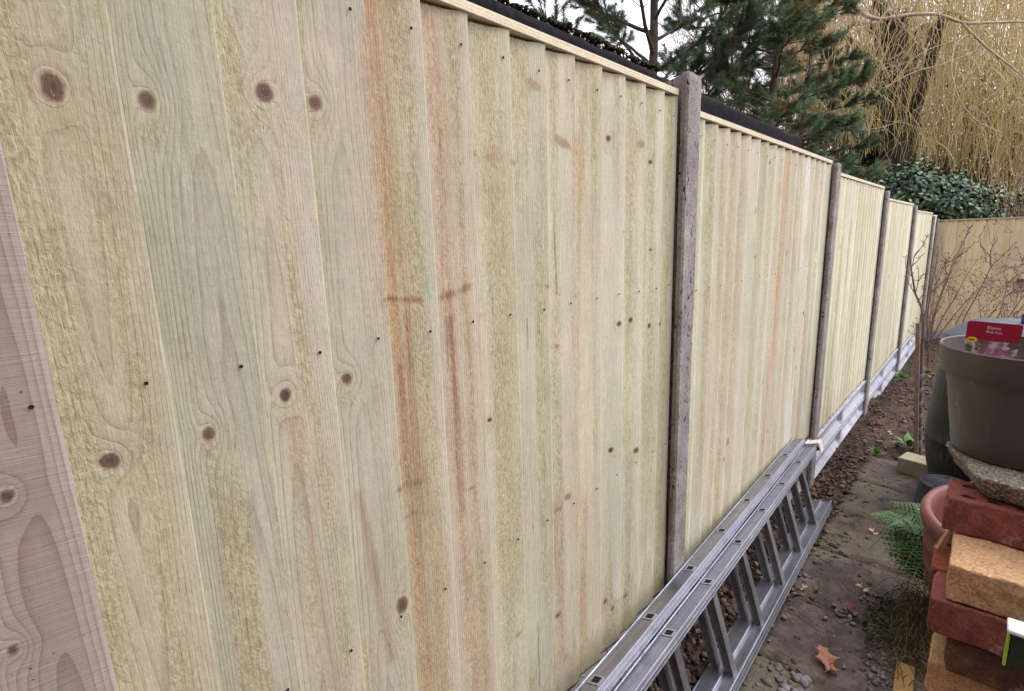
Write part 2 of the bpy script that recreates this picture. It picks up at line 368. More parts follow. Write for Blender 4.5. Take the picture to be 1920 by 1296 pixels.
        col = (col*(1-k[..., None])+kc*shade*k[..., None])*edge
        fz = fz*(1-k)
        if t in (0, 1) and near:   # torn grain beside the knot
            g = np.exp(-((du/(ra*2.6))**2+((dz+rb*2.4)/(rb*2.4))**2))*P.get('torn', .8)*ss(1.0, 1.4, d)
            fz = np.maximum(fz, g*ss(.3, .55, vn(Y*70, Z*50, 31))); col = col*(1-.3*g[..., None])+fcol*.95*.3*g[..., None]
    if P['cracks']:
        for a, b in P['cracks']:
            if not (y0-.01 < (a[0]+b[0])/2 < y0+w+.01): continue
            d, t = segd(Y+.0045*(fbm(Z*22, 1, 5, 3)-.5), Z, a, b); wd_ = .0004+.0022*vn(Z*26, 2, 8)*np.sin(pi*np.clip(t, .02, .98))**.5; mk = (ss(wd_+.0014, wd_*.3, d)*ss(.18, .42, vn(Z*17, 4, 6))*.62)[..., None]
            col = col*(1-mk)+T(lin((52, 38, 30)))*mk
    # rising damp at the foot
    hgt = .05+.09*vn(Y*38, seed*.0, 77)+.05*vn(Y*150, 3, 78)
    dm = ss(1.0, .75, (Z-z0)/hgt)*P.get('damp', .5)
    ed = np.exp(-(((Z-z0)/hgt-.92)/.07)**2)*P.get('damp', .5)*.6
    col = col*(1-dm[..., None]*.35)+T(lin((176, 158, 118)))*dm[..., None]*.35
    col = col*(1-ed[..., None]*.6)+T(lin((160, 120, 74)))*ed[..., None]*.6
    g_ = (col*np.array([.3, .55, .15])).sum(-1, keepdims=True); col = g_*np.array([1.0, 1.0, .88])*.30+col*.70; g2_ = (SCc*np.array([.3, .55, .15])).sum(-1, keepdims=True); SCc = g2_*np.array([1.08, .98, .86])*.34+SCc*.66
    return np.clip(col, 0.01, .9), fz, ph, np.concatenate([SCc, SM[..., None]], -1)

def make_boards(name, edges, z0, z1, specs, nu, dz, parent, mat, near=False, xr=-.003, xp=.0115, knots=(), cracks=(), streaks=(), seed0=0, along='y'):
    Vs, Fs, Cs, Zs, Ps, Us, Ss, Sm = [], [], [], [], [], [], [], []; base = 0
    nz = max(2, int(round((z1-z0)/dz)))+1
    for i in range(len(edges)-1):
        y0, y1 = edges[i], edges[i+1]; w = y1-y0
        P = dict(specs(i)); P.update(knots=knots, cracks=cracks, streaks=streaks)
        R = random.Random(seed0+i*7)
        us = np.concatenate([[-.012], np.linspace(0, w-.0016, nu), [w-.0006, w-.0002, w-.0003]])
        xs = np.concatenate([[xr-.0015], np.linspace(xr, xp, nu), [xp-.0012, xp-.004, xp-.0145]])
        zt = z1+R.uniform(-.0008, .0008); zb = z0+R.uniform(-.006, .004)
        zz = np.concatenate([[zb+.0005], np.linspace(zb, zt, nz)])
        U, Z = np.meshgrid(us, zz); X = np.broadcast_to(xs, U.shape).copy()
        X = X+.0016*(fbm(U*14+i*9, Z*1.7, seed0+i)-.5)+(.0007*(fbm(U*90, Z*22, seed0+i+3)-.5) if near else 0)
        lean = R.uniform(-.0012, .0012)
        Yw = y0+U+lean*(Z-z0)
        Z = Z-np.where(np.arange(Z.shape[0])[:, None] == Z.shape[0]-1, 1, 0)*(.011*np.clip(1-U/(.85*w), 0, 1)); X[0] = -.016
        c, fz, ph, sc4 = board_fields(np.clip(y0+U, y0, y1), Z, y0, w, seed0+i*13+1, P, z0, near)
        n = U.shape[1]; a = np.arange(U.shape[0]-1)[:, None]*n; b = np.arange(n-1)[None]
        f = base+np.stack([a+b, a+b+1, a+n+b+1, a+n+b], -1).reshape(-1, 4)
        co = np.stack([X, Yw, Z], -1) if along == 'y' else np.stack([Yw, -X, Z], -1)
        if along != 'y': pass
        Vs.append(co.reshape(-1, 3)); Fs.append(f)
        Cs.append(np.concatenate([c, np.ones(c.shape[:2]+(1,))], -1).reshape(-1, 4)); Ss.append(sc4.reshape(-1, 4)); Sm.append(sc4[..., 3].ravel()); Zs.append(fz.ravel()); Ps.append(ph.ravel())
        Us.append(np.stack([U+i*.37+seed0*.11, Z+i*1.3, np.full_like(U, i*.5)], -1).reshape(-1, 3)); base += U.size
    o = npmesh(name, np.concatenate(Vs), np.concatenate(Fs), mat, parent,
               dict(scol=('FLOAT_COLOR', np.concatenate(Ss)), stain=('FLOAT', np.concatenate(Sm)), col=('FLOAT_COLOR', np.concatenate(Cs)), fuzz=('FLOAT', np.concatenate(Zs)), phase=('FLOAT', np.concatenate(Ps)), uvw=('FLOAT_VECTOR', np.concatenate(Us))), smooth=False)
    return o

def simple_wood_attrs(o, base, seed, axis=1):
    """give any small wooden mesh the attributes the wood material reads (grain along axis)"""
    me = o.data; n = len(me.vertices); co = np.empty(n*3, np.float32); me.vertices.foreach_get('co', co); co = co.reshape(-1, 3)
    ax = [0, 1, 2]; ax.remove(axis); u = co[:, ax[0]]+co[:, ax[1]]; v = co[:, axis]
    c = np.broadcast_to(np.array(lin(base)), (n, 3))*(.92+.16*vn(u*40, v*3, seed))[:, None]
    for nme, t, a in (('col', 'FLOAT_COLOR', np.c_[c, np.ones(n)]), ('fuzz', 'FLOAT', np.full(n, .12)), ('phase', 'FLOAT', u*170+vn(v*3, 0, seed)), ('uvw', 'FLOAT_VECTOR', np.stack([u, v, u*0+seed], -1))):
        at = me.attributes.new(nme, t, 'POINT'); at.data.foreach_set('value' if t == 'FLOAT' else 'color' if t == 'FLOAT_COLOR' else 'vector', np.asarray(a, np.float32).ravel())

NAIL = mat_simple('sunk_nail', (.016, .014, .013), .8, .15, 0, 200, .3, 0)
def nail_mesh():
    bm = bmesh.new(); bmesh.ops.create_cone(bm, cap_ends=True, segments=9, radius1=.0024, radius2=.0022, depth=.0009, matrix=Matrix.Rotation(pi/2, 4, 'Y'))
    me = bpy.data.meshes.new('nail'); bm.to_mesh(me); bm.free(); me.materials.append(NAIL); return me
NAILME = nail_mesh()

POSTS = [(-.455, -.365, 1.80, -.12), (1.472, 1.564, 1.803, -.12), (3.322, 3.420, 1.713, -.16), (5.11, 5.215, 1.648, -.2), (7.10, 7.215, 1.587, -.3), (9.36, 9.48, 1.503, -.4), (10.06, 10.16, 1.47, -.4)]
PANELZ = [1.743, 1.7085, 1.662, 1.585, 1.526, 1.50]
B1 = [-.036-PITCH*3, -.036-PITCH*2, -.036-PITCH, -.036, .0675, .1695, .272, .3745, .476, .5775, .680, .782, .8845, .986, 1.0885, 1.1905, 1.292, 1.3935, 1.474]
BASES1 = {3: (168, 152, 146), 4: (184, 175, 146), 5: (184, 178, 154), 6: (190, 180, 158), 7: (188, 179, 158), 8: (196, 182, 156), 9: (200, 187, 164), 10: (202, 197, 170), 11: (202, 196, 170), 12: (207, 199, 176), 13: (206, 196, 168), 14: (210, 204, 180), 15: (208, 202, 176), 16: (210, 205, 178), 17: (200, 195, 160)}
def spec1(i):
    d = dict(base=BASES1.get(i, (186, 178, 150)), f0={4: .46, 5: .50, 6: .56, 7: .57, 8: .55, 9: .56, 10: .46, 11: .5}.get(i, .52), damp=.9 if i > 10 else .3)
    d['type'] = 'c' if i in (4, 5, 6, 7) else 'q'; d['band'] = 0 if i in (4, 5, 6, 7) else 1
    return d
PLABEL = ['fence panel filling the whole left foreground, grain and round knots large', 'second fence panel from the foreground, reddish brown streaks down two boards, behind the ladder end', 'third fence panel, first with both patterned gravel boards showing below', 'fourth fence panel from the foreground, narrow yellowish strip in the view', 'fifth fence panel, furthest whole one before the bare sapling', 'last narrow infill panel in the far fence corner']
FG = 'pale treated timber featheredge panels of the long left fence'
for p in range(6):
    y0 = POSTS[p][1] if p else -.365; y1 = POSTS[p+1][0]; zt = PANELZ[p]; zb = zt-1.535
    if p == 5: zb = -.05
    root = thing('fence_panel', PLABEL[p], 'fence panel', (0, 0, 0), FG)
    if p == 0:
        # the darker plank on the far left is its own part
        kn = [k for k in KNOTS]
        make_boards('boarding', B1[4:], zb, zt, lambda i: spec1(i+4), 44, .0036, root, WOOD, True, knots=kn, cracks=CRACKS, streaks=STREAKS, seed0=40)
        o = make_boards('dark_plank', [B1[3], B1[4]], zb, zt, lambda i: dict(base=(156, 141, 130), fuzzcol=(148, 130, 116), f0=.7, damp=0, type='c'), 30, .004, root, PLANK, True, knots=kn, seed0=77)
        o['label'] = 'dull mauve-brown plank with horizontal saw marks and dark mould specks'
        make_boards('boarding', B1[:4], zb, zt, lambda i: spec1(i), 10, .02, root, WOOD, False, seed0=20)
        ny = [B1[i]-.0215 for i in range(4, 19)]
    else:
        n = max(2, int(round((y1-y0)/PITCH)))
        if p == 1:
            ed = [y0-.01]+[1.662+.1028*k for k in range(0, 17)]; ed = [e for e in ed if e < y1-.04]+[y1+.002]
        else: ed = list(np.linspace(y0-.003, y1+.003, n+1))
        R = random.Random(p)
        bs = [(206, 202, 178), (216, 212, 194), (200, 193, 166), (210, 198, 176), (198, 198, 170), (220, 217, 204), (206, 192, 172)]
        if p >= 2: bs = [(220, 215, 186), (226, 222, 198), (212, 205, 170), (228, 226, 212), (218, 210, 176), (230, 224, 196)]
        ch = [R.choice(bs) for _ in range(40)]
        kn = [(y0+R.random()*(y1-y0), zb+R.random()*1.5, R.uniform(.005, .012), R.uniform(.006, .014), R.choice([0, 2, 2, 2, 3])) for _ in range(26 if p == 1 else 14)]
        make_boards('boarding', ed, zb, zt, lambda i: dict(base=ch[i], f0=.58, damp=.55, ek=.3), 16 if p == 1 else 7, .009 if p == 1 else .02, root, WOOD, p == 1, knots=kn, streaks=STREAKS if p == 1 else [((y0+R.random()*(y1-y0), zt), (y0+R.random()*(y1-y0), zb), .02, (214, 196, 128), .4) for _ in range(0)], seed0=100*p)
        ny = [e-.0215 for e in ed[1:]]
    # capping rail
    bm = bmesh.new(); addbox(bm, (-.03, (B1[0] if p == 0 else y0)+.002, zt+.0005), (.0152, y1-.001, zt+.0172), None, .0015, 2)
    bmesh.ops.subdivide_edges(bm, edges=[e for e in bm.edges if abs(e.verts[0].co.y-e.verts[1].co.y) > .5], cuts=40)
    o = bmobj('capping_rail', bm, WOOD, root); simple_wood_attrs(o, (222, 210, 186), 5+p)
    if p < 2:
        for y in ny:
            for z in (zt-.0555+.004, zt-.519, zt-1.011):
                if p == 1 and z < .8: continue
                q = link('nail', NAILME, None, root); q.location = (.0108+.001, y+random.uniform(-.003, .003), z+random.uniform(-.003, .003))
    bm = bmesh.new(); addbox(bm, (-.030, y0+.002 if p else B1[0], zt-.052), (-.0185, y1-.002, zt-.0005)); o = bmobj('shade_filler', bm, WOOD, root); simple_wood_attrs(o, (120, 100, 76), 70+p)  # added dark filler strip, keeps the gap under the capping rail dark
    # back rails
    for z in (zt-.09, zt-.55, zt-1.05):
        bm = bmesh.new(); addbox(bm, (-.055, y0+.002, z-.04), (-.0175, y1-.002, z+.035))
        o = bmobj('back_rail', bm, WOOD, root); simple_wood_attrs(o, (196, 186, 150), 50+p)

# posts: slotted H section with a worn chamfered head
def post_mesh(y0, y1, zt, zb, seed, parent=None):
    # plan outline (x,y) of an H section, front face at x=.04
    w = y1-y0; b = .006
    pl = [(.04, y0+b), (.04, y1-b), (.04-b, y1), (.0185+.0025, y1), (.0185, y1-.022), (-.058, y1-.022), (-.060, y1), (-.088, y1), (-.09, y1-b), (-.09, y0+b), (-.088, y0), (-.060, y0), (-.058, y0+.022), (.0185, y0+.022), (.021, y0), (.04-b, y0)]
    pl = np.array(pl); n = len(pl); zs = np.concatenate([np.linspace(zb, zt-.03, 60), [zt-.018, zt-.009, zt-.003, zt]])
    V = []
    cx, cy = -.02, (y0+y1)/2
    for k, z in enumerate(zs):
        q = pl.copy(); sft = max(0, (z-(zt-.018))/.018); sh = 1-.045*sft**2
        q[:, 0] = cx+(q[:, 0]-cx)*sh; q[:, 1] = cy+(q[:, 1]-cy)*sh
        zz = np.full(n, z)-(ss(-.01, -.06, q[:, 0])*.012)*(z > zt-.05)
        nz_ = (vn(q[:, 1]*80+seed*5, zz*60+q[:, 0]*90, seed)-.5)*.0016
        q[:, 1] += nz_; q[:, 0] += (vn(q[:, 1]*70, zz*45, seed+3)-.5)*.0016
        V.append(np.c_[q, zz])
    V = np.concatenate(V); m = len(zs)
    bm = bmesh.new(); vs = [bm.verts.new(v) for v in V]
    for k in range(m-1):
        for j in range(n): bm.faces.new((vs[k*n+j], vs[k*n+(j+1) % n], vs[(k+1)*n+(j+1) % n], vs[(k+1)*n+j]))
    bm.faces.new(vs[(m-1)*n:]); bm.faces.new(vs[:n][::-1])
    return bmobj('concrete_post', bm, CONC_POST, parent)
POSTLAB = ['concrete fence post at the near end of the first panel', 'nearest concrete fence post in view, tall, grey and deeply pitted, beside the ladder', 'concrete fence post just past the far end of the aluminium ladder', 'third concrete fence post visible, between the third and fourth panels', 'fourth concrete fence post visible, behind the bare sapling twigs', 'fifth concrete fence post visible, before the last narrow panel', 'corner concrete post where the two fences meet']
for k, (a, b, zt, zb) in enumerate(POSTS):
    o = post_mesh(a, b, zt, zb, k); tag(o, POSTLAB[k], 'fence post', 'slotted concrete posts of the long fence')

# gravel boards (two moulded concrete boards under each panel)
def gravel_board(y0, y1, z0, z1, label, mat=None):
    root_bm = bmesh.new(); y0 += .001; y1 -= .001
    H = z1-z0; ncol = 2
    # relief profile across the height: (z fraction, x)
    prof = [(0, .016), (.14, .024), (.30, -.008), (.72, -.008), (.86, .020), (1., .026)]
    ys = [y0, y0+.03, y0+.05]
    mid = (y0+y1)/2
    ys += [mid-.045, mid-.025, mid+.025, mid+.045, y1-.05, y1-.03, y1]
    full = {0, 1, 4, 5, 8, 9}
    g = []
    for (fz_, x) in prof:
        row = []
        for j, y in enumerate(ys):
            xx = x if (j not in full or x > 0) else .0175
            row.append(root_bm.verts.new((xx, y, z0+fz_*H)))
        g.append(row)
    for a in range(len(g)-1):
        for j in range(len(ys)-1): root_bm.faces.new((g[a][j], g[a][j+1], g[a+1][j+1], g[a+1][j]))
    back = [[root_bm.verts.new((-.035, y, z)) for y in (y0, y1)] for z in (z0, z1)]
    root_bm.faces.new([*g[-1], back[1][1], back[1][0]]); root_bm.faces.new([back[0][0], back[0][1], *g[0][::-1]])
    root_bm.faces.new((back[0][0], back[1][0], back[1][1], back[0][1]))
    root_bm.faces.new([r[0] for r in g]+[back[1][0], back[0][0]]); root_bm.faces.new([r[-1] for r in g][::-1]+[back[0][1], back[1][1]])
    o = bmobj('gravel_board', root_bm, mat or CONC_BOARD); tag(o, label, 'gravel board', 'moulded concrete gravel boards under the fence panels')
names = ['first fence panel', 'second fence panel', 'third fence panel', 'fourth fence panel', 'fifth fence panel', 'corner fence panel']
for p in range(6):
    y0 = POSTS[p][1]-.018; y1 = POSTS[p+1][0]+.018; zb = PANELZ[p]-1.541
    if p == 5: zb = -.056
    gravel_board(y0, y1, zb-.15, zb-.001, 'upper pale concrete gravel board directly under the %s' % names[p], CONC_POST if p < 2 else None)
    gravel_board(y0, y1, zb-.30, zb-.152, 'lower pale concrete gravel board at soil level under the %s' % names[p], CONC_POST if p < 2 else None)

# back fence (runs along +x at the end of the garden)
root = thing('back_fence', 'weathered tan close-board fence closing the far end behind the bare shrub', 'fence', (0, 10.2, 0))
Rb = random.Random(3); ed = list(np.linspace(.045, 3.9, 39))
cb = [Rb.choice([(246, 218, 168), (248, 222, 182), (242, 216, 160), (246, 220, 176)]) for _ in range(40)]
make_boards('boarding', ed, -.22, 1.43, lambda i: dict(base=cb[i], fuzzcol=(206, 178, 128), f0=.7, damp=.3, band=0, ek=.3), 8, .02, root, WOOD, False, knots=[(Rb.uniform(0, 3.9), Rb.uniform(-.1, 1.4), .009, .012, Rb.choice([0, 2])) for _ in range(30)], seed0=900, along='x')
bm = bmesh.new(); addbox(bm, (.045, -.02, 1.4305), (3.9, .03, 1.4505), None, .002)
bmesh.ops.subdivide_edges(bm, edges=[e for e in bm.edges if abs(e.verts[0].co.x-e.verts[1].co.x) > .5], cuts=40)
o = bmobj('capping_rail', bm, WOOD, root); simple_wood_attrs(o, (198, 180, 146), 61, 0)
bm = bmesh.new(); addbox(bm, (.05, -.012, -.45), (3.9, .03, -.224), None, .004)
bmobj('gravel_board', bm, CONC_BOARD, root)
# ------------------------------------------------------------------ ground
def gh(x, y):
    z = np.interp(y, [-3, 2.6, 3.4, 4.2, 5.3, 7.2, 9.5, 12], [-.075, -.075, -.105, -.11, -.125, -.215, -.295, -.32])
    return z+(-.052*ss(3.0, 3.35, np.asarray(y, float))+.045*ss(3.0, 2.6, np.asarray(y, float)))*ss(.19, .03, np.asarray(x, float))
def mat_soil():
    M = MT('damp_soil', .9, .25); v = M.coord('Object')
    a = M.noise(v, 3, 5, .65); b = M.noise(v, 45, 5, .7); d = M.noise(v, 14, 4, .6)
    c = M.mix(M.rng(a, .35, .65), lin((56, 43, 38)), lin((82, 66, 57)))
    c = M.mix(M.rng(d, .4, .65, 0, .6), c, lin((106, 88, 78)))
    c = M.mix(1., c, M.mix(M.rng(b, .3, .7), (.45, .45, .45), (1.4, 1.38, 1.35)), 'MULTIPLY')
    sp = M.rng(M.voro(v, 60), .0, .12, 1, 0)
    c = M.mix(M.math('MULTIPLY', sp, .6), c, lin((170, 160, 146)))
    return M.out(c, M.bump(M.math('ADD', b, M.math('MULTIPLY', d, .6)), .02, .9))
SOIL = mat_soil()
def axis(lo, hi, fine_lo, fine_hi, step, g=1.35):
    a = list(np.arange(fine_lo, fine_hi+1e-6, step)); s = step
    x = fine_hi
    while x < hi: s *= g; x += s; a.append(x)
    s = step; x = fine_lo
    while x > lo: s *= g; x -= s; a.insert(0, x)
    return np.array(a)
gx = axis(-900, 900, -.1, 1.3, .012); gy = axis(-900, 1500, 1.2, 6.5, .014, 1.25)
GX, GY = np.meshgrid(gx, gy)
GZ = gh(GX, GY)-.02+.0165*ss(.20, .28, GX)*ss(4.1, 3.9, GY)
near = ss(13, 9, np.abs(GY-3))*ss(3, 1.5, np.abs(GX-.5))
bed = ss(.34, .12, GX+.05*(vn(GY*3, 0, 2)-.5))+ss(3.9, 4.3, GY)
GZ = GZ+near*((fbm(GX*9, GY*9, 3, 4)-.5)*.05*np.clip(bed, .25, 1)+(fbm(GX*45, GY*45, 5, 2)-.5)*.018*np.clip(bed, .3, 1))+np.clip(bed, 0, 1)*near*.004
n = len(gx); a = np.arange(len(gy)-1)[:, None]*n; b = np.arange(n-1)[None]
F = np.stack([a+b, a+b+1, a+n+b+1, a+n+b], -1).reshape(-1, 4)
o = npmesh('ground', np.stack([GX, GY, GZ], -1).reshape(-1, 3), F, SOIL, None, None, True); tag(o, kind='structure')
# paving slabs of the path, dirt smeared over them
def mat_paving():
    M = MT('dirty_paving', .8, .35); v = M.coord('Object')
    a = M.noise(v, 4, 5, .6); b = M.noise(v, 70, 4, .65); d = M.noise(v, 11, 5, .65)
    c = M.mix(M.rng(a, .35, .65), lin((76, 62, 56)), lin((98, 84, 78)))
    c = M.mix(M.rng(d, .42, .58), c, lin((62, 50, 44)))
    mo = M.math('MULTIPLY', M.rng(M.noise(v, 3.3, 3), .52, .6), .5)
    c = M.mix(mo, c, lin((98, 96, 74)))
    c = M.mix(1., c, M.mix(M.rng(b, .3, .7), (.66, .66, .66), (1.25, 1.25, 1.25)), 'MULTIPLY')
    return M.out(c, M.bump(M.math('ADD', b, M.math('MULTIPLY', d, 1.5)), .004, .8), M.rng(a, .3, .7, .6, .9))
PAV = mat_paving()
Vp, Fp = [], []; base = 0
ys = [-1.2, -.55, .05, .62, 1.18, 1.72, 2.12, 2.56, 3.02, 3.52, 3.98]
for k in range(len(ys)-1):
    for (xa, xb) in ((.225, .735), (.75, 1.25), (1.265, 1.8)):
        R = random.Random(k*5+int(xa*10)); nx_, ny_ = 26, 26
        uu, vv = np.meshgrid(np.linspace(0, 1, nx_), np.linspace(0, 1, ny_))
        e = np.minimum(np.minimum(uu, 1-uu)*(xb-xa), np.minimum(vv, 1-vv)*(ys[k+1]-ys[k]-.012))
        X = xa+uu*(xb-xa)+(R.random()-.5)*.02; Y = ys[k]+.006+vv*(ys[k+1]-ys[k]-.012)+(X-.4)*(-.06)
        jag = (fbm(X*20, Y*20, 9)-.5)*.03*ss(.05, 0, e); X = X+jag; Y = Y+jag*.7
        Z = gh(X, Y)+.006+(R.random()-.5)*.008+R.uniform(-.02, .02)*(uu-.5)*.4+(fbm(X*7, Y*7, 4)-.5)*.008-.012*ss(.012, 0, e)**2
        m = uu.size; A = np.arange(ny_-1)[:, None]*nx_; B = np.arange(nx_-1)[None]
        Vp.append(np.stack([X, Y, Z], -1).reshape(-1, 3)); Fp.append(base+np.stack([A+B, A+B+1, A+nx_+B+1, A+nx_+B], -1).reshape(-1, 4)); base += m
        # skirts
        ring = [(0, j) for j in range(nx_)]+[(i, nx_-1) for i in range(1, ny_)]+[(ny_-1, j) for j in range(nx_-2, -1, -1)]+[(i, 0) for i in range(ny_-2, 0, -1)]
        top = np.array([np.array([X[i, j], Y[i, j], Z[i, j]]) for i, j in ring]); bot = top-np.array([0, 0, .05]); r_ = len(ring)
        Vp.append(np.concatenate([top, bot])); q = np.arange(r_); q2 = (q+1) % r_
        Fp.append(base+np.stack([q, q2, r_+q2, r_+q], -1)); base += 2*r_
o = npmesh('path', np.concatenate(Vp), np.concatenate(Fp), PAV, None, None, True); tag(o, kind='structure')

# loose stones, clods and crumbs -----------------------------------------------------------------
def icos(sub=1):
    bm = bmesh.new(); bmesh.ops.create_icosphere(bm, subdivisions=sub, radius=1); bm.verts.ensure_lookup_table()
    v = np.array([list(x.co) for x in bm.verts]); f = np.array([[q.index for q in x.verts] for x in bm.faces]); bm.free(); return v, f
IV, IF = icos(1); IV2, IF2 = icos(2)
def lumps(name, pts, size, mat, label, cat, flat=.6, kind='stuff', hi=False):
    v0, f0 = (IV2, IF2) if hi else (IV, IF); V, F, C = [], [], []
    for k, (p, s) in enumerate(zip(pts, size)):
        r = RNG.random(3); A = RNG.normal(size=(3, 3)); Q, _ = np.linalg.qr(A)
        d = 1+.95*(RNG.random(len(v0))-.5) if not hi else 1+.35*(vn(v0[:, 0]*1.7+k, v0[:, 1]*1.7+v0[:, 2], k)-.5)
        q = (v0*d[:, None]*np.array([1, .7+.5*r[0], flat])) @ Matrix.Rotation(r[1]*6.28, 3, 'Z'); q = np.array(q)*s
        tilt = (r[2]-.5)*.7; q = q @ np.array([[1, 0, 0], [0, cos(tilt), -sin(tilt)], [0, sin(tilt), cos(tilt)]])
        V.append(q+p); F.append(f0+k*len(v0)); C.append(np.full(len(v0), RNG.random()))
    o = npmesh(name, np.concatenate(V), np.concatenate(F), mat, None, dict(rnd=('FLOAT', np.concatenate(C))), hi)
    return tag(o, label, cat, None, kind)
def mat_rnd(name, c1, c2, rough=.8, ns_=60, c3=None):
    M = MT(name, rough, .3); v = M.coord('Object'); r = M.attr('rnd'); a = M.noise(v, ns_, 4, .65)
    c = M.mix(r, c1, c2)
    if c3: c = M.mix(M.rng(r, .8, .86), c, c3)
    c = M.mix(1., c, M.mix(M.rng(a, .3, .7), (.65,)*3, (1.3,)*3), 'MULTIPLY')
    return M.out(c, M.bump(a, .003, .6))
CLOD = mat_rnd('clod_soil', lin((66, 50, 44)), lin((112, 92, 80)))
STONE = mat_rnd('grey_pebble', lin((78, 72, 70)), lin((128, 120, 116)), .6, 90, lin((112, 94, 84)))
def scatter(n_, fx, fy, zoff=0): 
    x = fx(n_); y = fy(n_); return np.stack([x, y, gh(x, y)+zoff], -1)
n1 = 9000
y = 1.2+RNG.random(n1)**1.6*8; x = np.abs(RNG.normal(0, .13, n1))*(1+.0*y)+.03+np.where(RNG.random(n1) < .35, RNG.random(n1)*.2, 0)
x = np.where(y > 4.1, RNG.random(n1)*1.2+.03, x)
lumps('soil_crumbs', np.stack([x, y, gh(x, y)-.008+RNG.random(n1)*.012], -1), .003+.013*RNG.random(n1)**4, CLOD, 'loose crumbs and clods of dark damp soil along the fence', 'soil', .8)
n2 = 700
y = 1.3+RNG.random(n2)*2.8; x = .28+RNG.random(n2)*.45
lumps('grit', np.stack([x, y, gh(x, y)+.011], -1), .0015+.0035*RNG.random(n2)**2, CLOD, 'fine brown grit scattered on the paving', 'grit', .6)
# pebble drift between ladder and bricks
P = []
for (cx, cy, sx, sy, k) in ((.60, 1.98, .035, .10, 70), (.43, 2.12, .028, .03, 22), (.56, 2.15, .03, .05, 18), (.2, 2.0, .05, .5, 90), (.60, 1.85, .04, .06, 30), (.5, 2.3, .04, .05, 14)):
    x = RNG.normal(cx, sx, k); y = RNG.normal(cy, sy, k); P.append(np.stack([x, y, gh(x, y)+.012], -1))
P = np.concatenate(P)
lumps('pebbles', P, .004+.0085*RNG.random(len(P))**1.6, STONE, 'grey and brown pebbles loose on the path', 'pebbles', .65, hi=True)

# ------------------------------------------------------------------ unseen building added behind the viewer to darken faces turned towards it
def building(name, label, lo, hi, mat, rh):
    root = thing(name, label, 'building', (lo[0], lo[1], lo[2]))
    s = [hi[i]-lo[i] for i in range(3)]
    bm = bmesh.new(); addbox(bm, (0, 0, 0), s); bmobj('wall', bm, mat, root)
    bm = bmesh.new(); o_ = .25; z = s[2]+.01
    a = [bm.verts.new(c) for c in ((-o_, -o_, z), (s[0]+o_, -o_, z), (s[0]+o_, s[1]+o_, z), (-o_, s[1]+o_, z), (s[0]/2, -o_, z+rh), (s[0]/2, s[1]+o_, z+rh))]
    for q in ((0, 4, 5, 3), (1, 2, 5, 4), (0, 1, 4), (3, 5, 2), (0, 3, 2, 1)): bm.faces.new([a[i] for i in q])
    bmobj('roof', bm, mat_simple('roof_tiles', lin((84, 64, 58)), .85, .2, 0, 8, .25, .01), root)
    bm = bmesh.new(); addbox(bm, (-.03, s[1]*.55, .02), (-.002, s[1]*.55+.85, 2.0)); d = bmobj('door', bm, mat_simple('dark_door_paint', lin((60, 66, 60)), .5, .4), root)
    bm = bmesh.new(); addbox(bm, (-.06, s[1]*.55+.08, .98), (-.031, s[1]*.55+.14, 1.02)); bmobj('handle', bm, ALU_, d)
    return root
ALU_ = mat_simple('door_handle_metal', lin((170, 170, 172)), .4, .5, .9)
WALLB = MT('shade_house_brickwork', .9, .15); v_ = WALLB.coord('Object', (1, 1, 1)); bt = WALLB.n('ShaderNodeTexBrick'); mpv = WALLB.n('ShaderNodeMapping'); WALLB.i(mpv, 'Vector', v_); mpv.inputs['Rotation'].default_value = (radians(90), radians(0), 0)
WALLB.i(bt, 'Vector', mpv.outputs[0]); bt.inputs['Scale'].default_value = 4.4; bt.inputs['Color1'].default_value = (*lin((104, 62, 50)), 1); bt.inputs['Color2'].default_value = (*lin((124, 78, 60)), 1); bt.inputs['Mortar'].default_value = (*lin((120, 110, 100)), 1); bt.inputs['Mortar Size'].default_value = .012
WALLB = WALLB.out(bt.outputs[0])
building('shade_house', 'unseen brick building added behind the viewer to shade faces turned towards it', (.25, -9.5, -.15), (8.5, -1.7, 4.8), WALLB, 1.6)

# ------------------------------------------------------------------ leaves, twigs, wire
LEAFM = mat_rnd('dead_leaf', lin((124, 78, 62)), lin((158, 112, 90)), .7, 40)
LEAFP = mat_rnd('pale_dead_leaf', lin((176, 150, 120)), lin((206, 184, 156)), .7, 40)
def leaf(loc, L_, rz, label, mat, lobes=4, curl=.25, group='dead leaves fallen on the path and soil', tilt=0., name='dead_leaf'):
    # outline of a lobed oak leaf
    n_ = 60; t = np.linspace(0, 1, n_); w = .22*np.sin(pi*t**.8)*(1+.42*np.sin(t*lobes*2*pi-1.0))+.004
    c = np.stack([t-.5, np.zeros(n_)], -1)
    V = []
    for s in (-1, -.5, 0, .5, 1):
        x = t-.5+.06*abs(s)*np.sin(t*lobes*2*pi); y = s*w; z = curl*(y**2*2.2)+.10*curl*np.sin(t*7)+.5*curl*(t-.5)**2
        V.append(np.stack([x, y, z], -1))
    V = np.concatenate(V)*L_; A = np.arange(4)[:, None]*n_; B = np.arange(n_-1)[None]
    F = np.stack([A+B, A+B+1, A+n_+B+1, A+n_+B], -1).reshape(-1, 4)
    o = npmesh(name, V, F, mat, None, dict(rnd=('FLOAT', np.full(len(V), random.random()))), True)
    md = o.modifiers.new('t', 'SOLIDIFY'); md.thickness = .0006
    o.location = loc; o.rotation_euler = (tilt, tilt*.6, rz); tag(o, label, 'leaf', group)
    return o
leaf((.440, 1.805, -.048), .125, -.95, 'large orange-brown oak leaf lying flat on the paving near the front', LEAFM, 3, .6, None)
leaf((.455, 2.14, -.05), .06, -.5, 'dark reddish curled leaf at the edge of the dry grass clump', mat_rnd('wet_leaf', lin((112, 70, 62)), lin((128, 84, 74))), 3, 1.2, None, .3)
